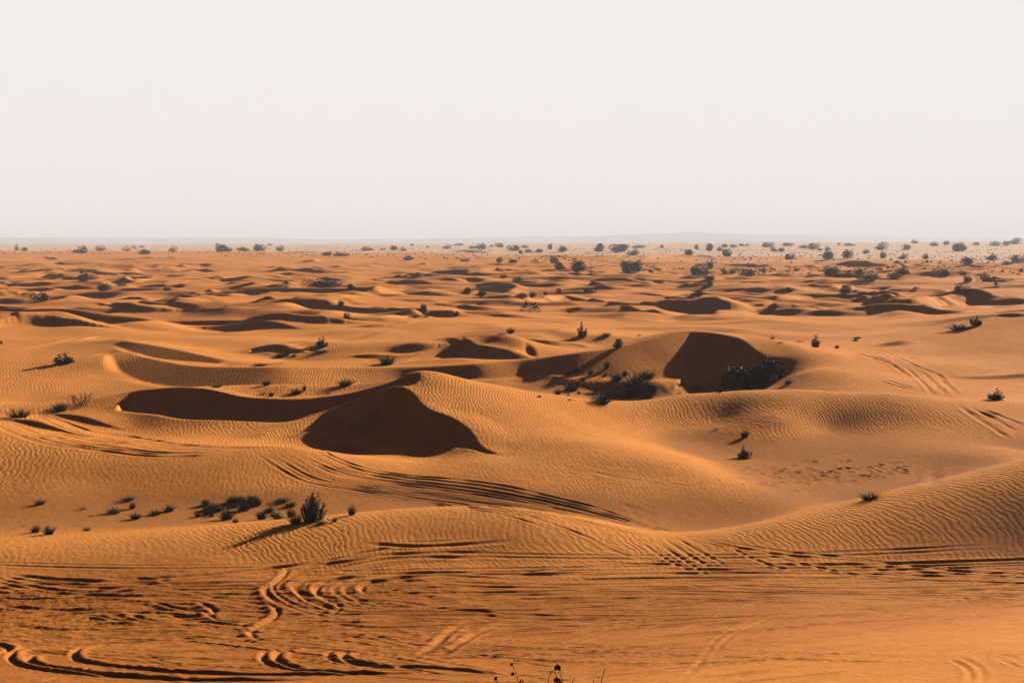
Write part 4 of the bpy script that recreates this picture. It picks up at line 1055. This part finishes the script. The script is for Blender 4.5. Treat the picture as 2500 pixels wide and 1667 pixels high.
# --- the sprouting plant on the slope just below the frame
def near(x, y, d): 
    U = (1200+x/7.84)*.9408; V = (1590+y/7.84)*.9408; u, t = ray(U, V); return Vector((u*d, d, HCAM+t*d))
def sprout(stems, leaves, d, label):
    root = bpy.data.objects.new('leafy_sprout', None); COL.objects.link(root)
    g0 = near(stems[0][-1][0], stems[0][-1][1], d); base = Vector((g0.x, d, ground(g0.x, d)-.03)); root.location = base
    W_, G_ = [], []
    for st in stems:
        P3 = [near(px, py, d)-base for px, py in st]; foot = Vector((P3[-1].x*.35, rv.uniform(-.05, .05), 0)); P3.append((P3[-1]+foot)*.5+Vector((P3[-1].x*.12, 0, 0))); P3.append(foot)
        tube(W_, G_, P3[::-1], .011, .006, 5)
    c = bpy.data.objects.new('stem', mk('stem', W_, G_, M_wood)); COL.objects.link(c); c.parent = root
    for (px, py, w, h, tx, ty) in leaves:
        V_, F_ = [], []; p = near(px, py, d)-base; s = d/3266*.9408/7.84
        dd = Vector((tx, rv.uniform(-.5, .1), ty)).normalized(); leaf(V_, F_, p-dd*h*s*.5, dd, Vector((0, -1, .25)), h*s*1.1, w*s*1.15)
        m = mk('leaf', V_, F_, M_waxy); c = bpy.data.objects.new('leaf', m); COL.objects.link(c); c.parent = root
    tag(root, label, 'sprout'); return root
rv.seed(3)
sprout([((400,255),(440,370),(490,480),(520,600))], [(385,240,66,52,-.6,.5),(405,425,66,84,-.2,1),(370,262,46,22,-1,-.1)], 29, 'thin stem with two small oval leaves at the bottom edge, left of centre')
sprout([((80,470),(110,590),(125,640))], [(78,512,84,64,-.7,.4),(60,520,56,26,-1,-.2)], 28.6, 'short leafy stem cut by the bottom edge, leftmost of the sprouts')
sprout([((575,560),(560,600),(565,640))], [(572,548,40,50,-.3,1),(545,588,46,44,-1,.3),(600,590,30,44,.6,1)], 28.4, 'low pale-tipped sprout barely above the bottom edge of the frame')
sprout([((1285,355),(1330,450),(1355,600)),((1175,355),(1130,430),(1090,500),(1085,600)),((1205,355),(1222,400),(1240,450))], [(1262,300,112,122,-.05,1),(1300,330,60,60,.6,.6),(1225,330,60,50,-.8,.3),(1248,545,112,112,-.2,1),(1310,585,70,60,.9,.3)], 28.8, 'tallest sprout, dark heart-shaped leaves on forked thin stems at bottom centre')
sprout([((2175,322),(2135,460),(2092,600)),((2255,585),(2250,640))], [], 28.6, 'single bare leaning stalk at the bottom edge, rightmost')
sprout([((1580,515),(1562,560),(1550,600)),((1945,520),(1950,560),(1957,600))], [(1580,512,22,24,0,1)], 28.5, 'pair of short bare stalks with a bud at the bottom edge')
# ------------------------------------------------------------------ two motorcycles and their riders
def pm(name, col, rough=.5, metal=0.0):
    m = bpy.data.materials.new(name); m.use_nodes = True; t = m.node_tree; b = t.nodes['Principled BSDF']
    tc_ = N(t, 'ShaderNodeTexCoord'); nz = noise_(t, tc_.outputs['Object'], 9, 3, .6)
    t.links.new(mixc(t, nz, tuple(c*.75 for c in col), tuple(min(1, c*1.25) for c in col)), b.inputs['Base Color'])
    b.inputs['Roughness'].default_value = rough; b.inputs['Metallic'].default_value = metal; return m
M_rub = pm('tyre_rubber', (.02, .02, .02), .85); M_met = pm('rim_metal', (.45, .42, .38), .35, .8); M_frm = pm('frame_paint', (.04, .045, .05), .4)
M_plA = pm('dark_blue_plastic', (.03, .05, .09), .35); M_plB = pm('green_plastic', (.10, .22, .03), .35); M_pur = pm('purple_plastic', (.16, .07, .16), .35)
M_seat = pm('seat_vinyl', (.02, .02, .02), .6); M_suit = pm('grey_brown_riding_suit', (.09, .075, .055), .8); M_blk = pm('black_riding_suit', (.02, .018, .02), .8)
M_red = pm('dark_red_jacket', (.10, .02, .02), .8); M_hel = pm('helmet_shell', (.03, .03, .035), .25); M_wht = pm('white_pack', (.6, .6, .58), .6); M_gog = pm('goggles', (.02, .02, .03), .1)
def bmo(name, bm, mat, parent=None, smooth=True):
    me = bpy.data.meshes.new(name); bm.to_mesh(me); bm.free(); me.materials.append(mat)
    if smooth: me.polygons.foreach_set('use_smooth', [True]*len(me.polygons))
    o = bpy.data.objects.new(name, me); COL.objects.link(o)
    if parent: o.parent = parent
    return o
def tb(bm, pts_, r, n=8):
    prev = None; pts_ = [Vector(p) for p in pts_]; m = len(pts_)
    rs = r if isinstance(r, (list, tuple)) else [r]*m
    for k, p in enumerate(pts_):
        d = (pts_[min(k+1, m-1)]-pts_[max(k-1, 0)]).normalized(); a = d.orthogonal().normalized(); b = d.cross(a)
        ring = [bm.verts.new(p+(a*math.cos(2*math.pi*j/n)+b*math.sin(2*math.pi*j/n))*rs[k]) for j in range(n)]
        if prev:
            for j in range(n): bm.faces.new((prev[j], prev[(j+1) % n], ring[(j+1) % n], ring[j]))
        else: bm.faces.new(ring[::-1])
        prev = ring
    bm.faces.new(prev)
def blob(bm, c, s, sub=2, rot=None):
    M_ = Matrix.Translation(c) @ (rot or Matrix.Identity(4)) @ Matrix.Diagonal((s[0], s[1], s[2], 1))
    bmesh.ops.create_icosphere(bm, subdivisions=sub, radius=1, matrix=M_)
def torus(bm, c, Rr, r, n=28, m=8):
    vs = [[bm.verts.new((c[0]+math.cos(a)*(Rr+r*math.cos(b)), c[1]+r*math.sin(b)*.9, c[2]+math.sin(a)*(Rr+r*math.cos(b)))) for b in [2*math.pi*j/m for j in range(m)]] for a in [2*math.pi*i/n for i in range(n)]]
    for i in range(n):
        for j in range(m): bm.faces.new((vs[i][j], vs[(i+1) % n][j], vs[(i+1) % n][(j+1) % m], vs[i][(j+1) % m]))
def wheel(x, root, front):
    w = bpy.data.objects.new('wheel', None); COL.objects.link(w); w.parent = root; w.location = (x, 0, .34)
    bm = bmesh.new(); torus(bm, (0, 0, 0), .29, .062)
    bmo('tyre', bm, M_rub, w)
    bm = bmesh.new(); torus(bm, (0, 0, 0), .245, .016, 28, 6); tb(bm, [(0, -.06, 0), (0, .06, 0)], .035)
    for k in range(12):
        a = k*math.pi/6; tb(bm, [(0, .04*(-1)**k, 0), (math.cos(a)*.245, 0, math.sin(a)*.245)], .004, 4)
    bmo('rim', bm, M_met, w); return w
def motorcycle(body_mat, fend_mat, label):
    r = bpy.data.objects.new('motorcycle', None); COL.objects.link(r)
    wheel(.70, r, True); wheel(-.68, r, False)
    bm = bmesh.new()
    for s in (-1, 1):
        tb(bm, [(.70, .09*s, .34), (.50, .09*s, .82), (.43, .08*s, .98)], [.028, .03, .024])
        tb(bm, [(-.68, .07*s, .34), (-.15, .07*s, .42)], .026)
        tb(bm, [(.42, .03*s, .90), (.30, .11*s, .55), (.22, .09*s, .26), (-.18, .09*s, .26), (-.22, .09*s, .55), (-.20, .08*s, .84)], .018)
        tb(bm, [(.42, 0, .92), (-.15, .07*s, .80), (-.70, .06*s, .90)], .016)
    bmo('frame', bm, M_frm, r)
    bm = bmesh.new(); blob(bm, (.04, 0, .42), (.19, .12, .14)); blob(bm, (.12, 0, .60), (.09, .09, .15)); blob(bm, (-.02, .10, .38), (.09, .05, .09)); bmo('engine', bm, M_met, r)
    bm = bmesh.new(); blob(bm, (.17, 0, .86), (.24, .13, .12))
    for s in (-1, 1): blob(bm, (.33, .14*s, .72), (.16, .025, .16)); blob(bm, (-.45, .11*s, .78), (.20, .02, .09))
    bmo('fairing', bm, body_mat, r)
    bm = bmesh.new(); blob(bm, (-.28, 0, .93), (.38, .11, .055)); bmo('seat', bm, M_seat, r)
    bm = bmesh.new(); blob(bm, (.72, 0, .76), (.30, .07, .02), rot=Matrix.Rotation(R(12), 4, 'Y')); blob(bm, (.52, 0, 1.0), (.05, .11, .13)); bmo('front_fender', bm, fend_mat, r)
    bm = bmesh.new(); blob(bm, (-.80, 0, .93), (.27, .07, .02), rot=Matrix.Rotation(R(14), 4, 'Y')); bmo('rear_fender', bm, fend_mat, r)
    bm = bmesh.new(); tb(bm, [(.36, -.40, 1.10), (.42, -.18, 1.10), (.44, 0, 1.02), (.42, .18, 1.10), (.36, .40, 1.10)], .015); tb(bm, [(.355, -.42, 1.10), (.385, -.28, 1.10)], .022); tb(bm, [(.355, .42, 1.10), (.385, .28, 1.10)], .022); bmo('handlebar', bm, M_frm, r)
    bm = bmesh.new(); tb(bm, [(.2, -.1, .5), (.3, -.13, .36), (.0, -.15, .40), (-.3, -.14, .55), (-.42, -.14, .66), (-.78, -.13, .80)], [.02, .02, .022, .025, .045, .04]); bmo('exhaust', bm, M_met, r)
    bm = bmesh.new(); tb(bm, [(-.02, -.16, .30), (-.02, .16, .30)], .016); bmo('footpeg', bm, M_frm, r)
    r.scale = (1.06, 1.06, 1.06); tag(r, label, 'motorcycle', 'motorcycles on the dune'); return r
def rider(suit, jacket, label, leg_down=0, stand=0.0, pack=False):
    """astride: pelvis on the seat, hands on the grips; grown from a jointed skeleton as one skin"""
    J, E, RR = [], [], []
    def v(p, r): J.append(p); RR.append(r); return len(J)-1
    pel = v((-.25, 0, 1.02+stand), .15); sp_ = v((-.20, 0, 1.20+stand), .14); ch = v((-.10, 0, 1.40+stand), .16); nk = v((-.03, 0, 1.56+stand), .07); hd = v((.0, 0, 1.66+stand), .095); hd2 = v((.02, 0, 1.76+stand), .08)
    E += [(pel, sp_), (sp_, ch), (ch, nk), (nk, hd), (hd, hd2)]
    for s in (-1, 1):
        sh = v((-.08, .20*s, 1.47+stand), .07); el = v((.08, .34*s, 1.24+stand), .05); wr = v((.33, .35*s, 1.13), .035); hn = v((.38, .35*s, 1.12), .045)
        E += [(ch, sh), (sh, el), (el, wr), (wr, hn)]
        for f_, (dx, dz) in enumerate(((.030, .02), (.036, .0), (.034, -.018), (.024, -.034))):
            a1 = v((.40+dx, (.315+.022*f_)*s, 1.13+.01), .010); a2 = v((.405+dx*.6, (.315+.022*f_)*s, 1.085), .008); E += [(hn, a1), (a1, a2)]
        th = v((.36, .29*s, 1.10), .011); th2 = v((.39, .285*s, 1.075), .009); E += [(hn, th), (th, th2)]
        hp = v((-.24, .12*s, .98+stand), .11)
        if leg_down == s:
            kn = v((-.02, .30*s, .58), .065); an = v((.00, .40*s, .12), .045); fo = v((.14, .42*s, .06), .045)
        else:
            kn = v((.20, .20*s, .78+stand*.5), .07); an = v((-.02, .20*s, .40), .05); fo = v((.12, .21*s, .33), .045)
        E += [(pel, hp), (hp, kn), (kn, an), (an, fo)]
    me = bpy.data.meshes.new('person'); me.from_pydata(J, E, []); me.materials.append(suit)
    o = bpy.data.objects.new('person', me); COL.objects.link(o)
    sk = o.modifiers.new('skin', 'SKIN'); sk.use_smooth_shade = True
    for i, r_ in enumerate(RR): me.skin_vertices[0].data[i].radius = (r_*1.22, r_*1.22)
    me.skin_vertices[0].data[pel].use_root = True
    sb = o.modifiers.new('sub', 'SUBSURF'); sb.levels = 1; sb.render_levels = 2
    bm = bmesh.new(); blob(bm, (-.14, 0, 1.34+stand), (.17, .225, .24), rot=Matrix.Rotation(R(22), 4, 'Y')); bmo('jacket', bm, jacket, o)
    bm = bmesh.new(); blob(bm, (.0, 0, 1.74+stand), (.155, .135, .15), 3); blob(bm, (.11, 0, 1.66+stand), (.09, .08, .055)); blob(bm, (.14, 0, 1.85+stand), (.12, .10, .015), rot=Matrix.Rotation(R(-10), 4, 'Y')); hm = bmo('helmet', bm, M_hel, o)
    bm = bmesh.new(); blob(bm, (.12, 0, 1.76+stand), (.045, .10, .045)); bmo('goggles', bm, M_gog, hm)
    if pack:
        bm = bmesh.new(); blob(bm, (-.34, 0, 1.40+stand), (.09, .15, .20)); bmo('backpack', bm, M_wht, o)
    tag(o, label, 'person', 'riders on the dune'); return o
def put(objs, Uf, Ur, V, tilt=0.0, face=0.0):
    X1, Y1, _ = hit((Uf+Ur)/2, V); Z1 = ground(X1, Y1)
    for o in objs:
        o.location = (X1, Y1, Z1-.03); o.rotation_euler = (0, tilt, math.pi+face)
bikeA = motorcycle(M_plA, M_frm, 'motorcycle on the left of the two, low and dark, casting a shadow on the sand')
manA = rider(M_suit, M_suit, 'person in grey-brown riding gear with a pale pack, upright on the left motorcycle', stand=.08, pack=True)
put([bikeA, manA], 1200.5, 1215, 711.5, tilt=0.0, face=R(24))
bikeB = motorcycle(M_plB, M_pur, 'motorcycle on the right of the two, front wheel raised on a bump, green and purple')
manB = rider(M_blk, M_red, 'person in black and dark red, seated on the right motorcycle with one foot down', leg_down=-1)
put([bikeB, manB], 1220, 1237, 712, tilt=R(-5), face=R(-6))
for o in (bikeB, manB): o.location.y -= 1.2; o.location.z = ground(o.location.x, o.location.y)+.02
# ------------------------------------------------------------------ dusty air
hz = bpy.data.materials.new('haze'); hz.use_nodes = True
hn = hz.node_tree; hn.nodes.clear(); ho = hn.nodes.new('ShaderNodeOutputMaterial'); hv = hn.nodes.new('ShaderNodeVolumePrincipled')
hv.inputs['Color'].default_value = (.68, .74, .84, 1); hv.inputs['Density'].default_value = HAZE; hv.inputs['Anisotropy'].default_value = 0.0
hn.links.new(hv.outputs[0], ho.inputs['Volume'])
x_, y0_, y1_, z0_, z1_ = 26000, -60, 18500, -13, 165
hb = mesh_obj('haze', [(sx_*x_, y, z) for z in (z0_, z1_) for y in (y0_, y1_) for sx_ in (-1, 1)],
              [(0, 2, 3, 1), (4, 5, 7, 6), (0, 1, 5, 4), (2, 6, 7, 3), (0, 4, 6, 2), (1, 3, 7, 5)], hz)
tag(hb, label='thin pale dust haze lying over the whole dune field', cat='haze', kind='stuff')
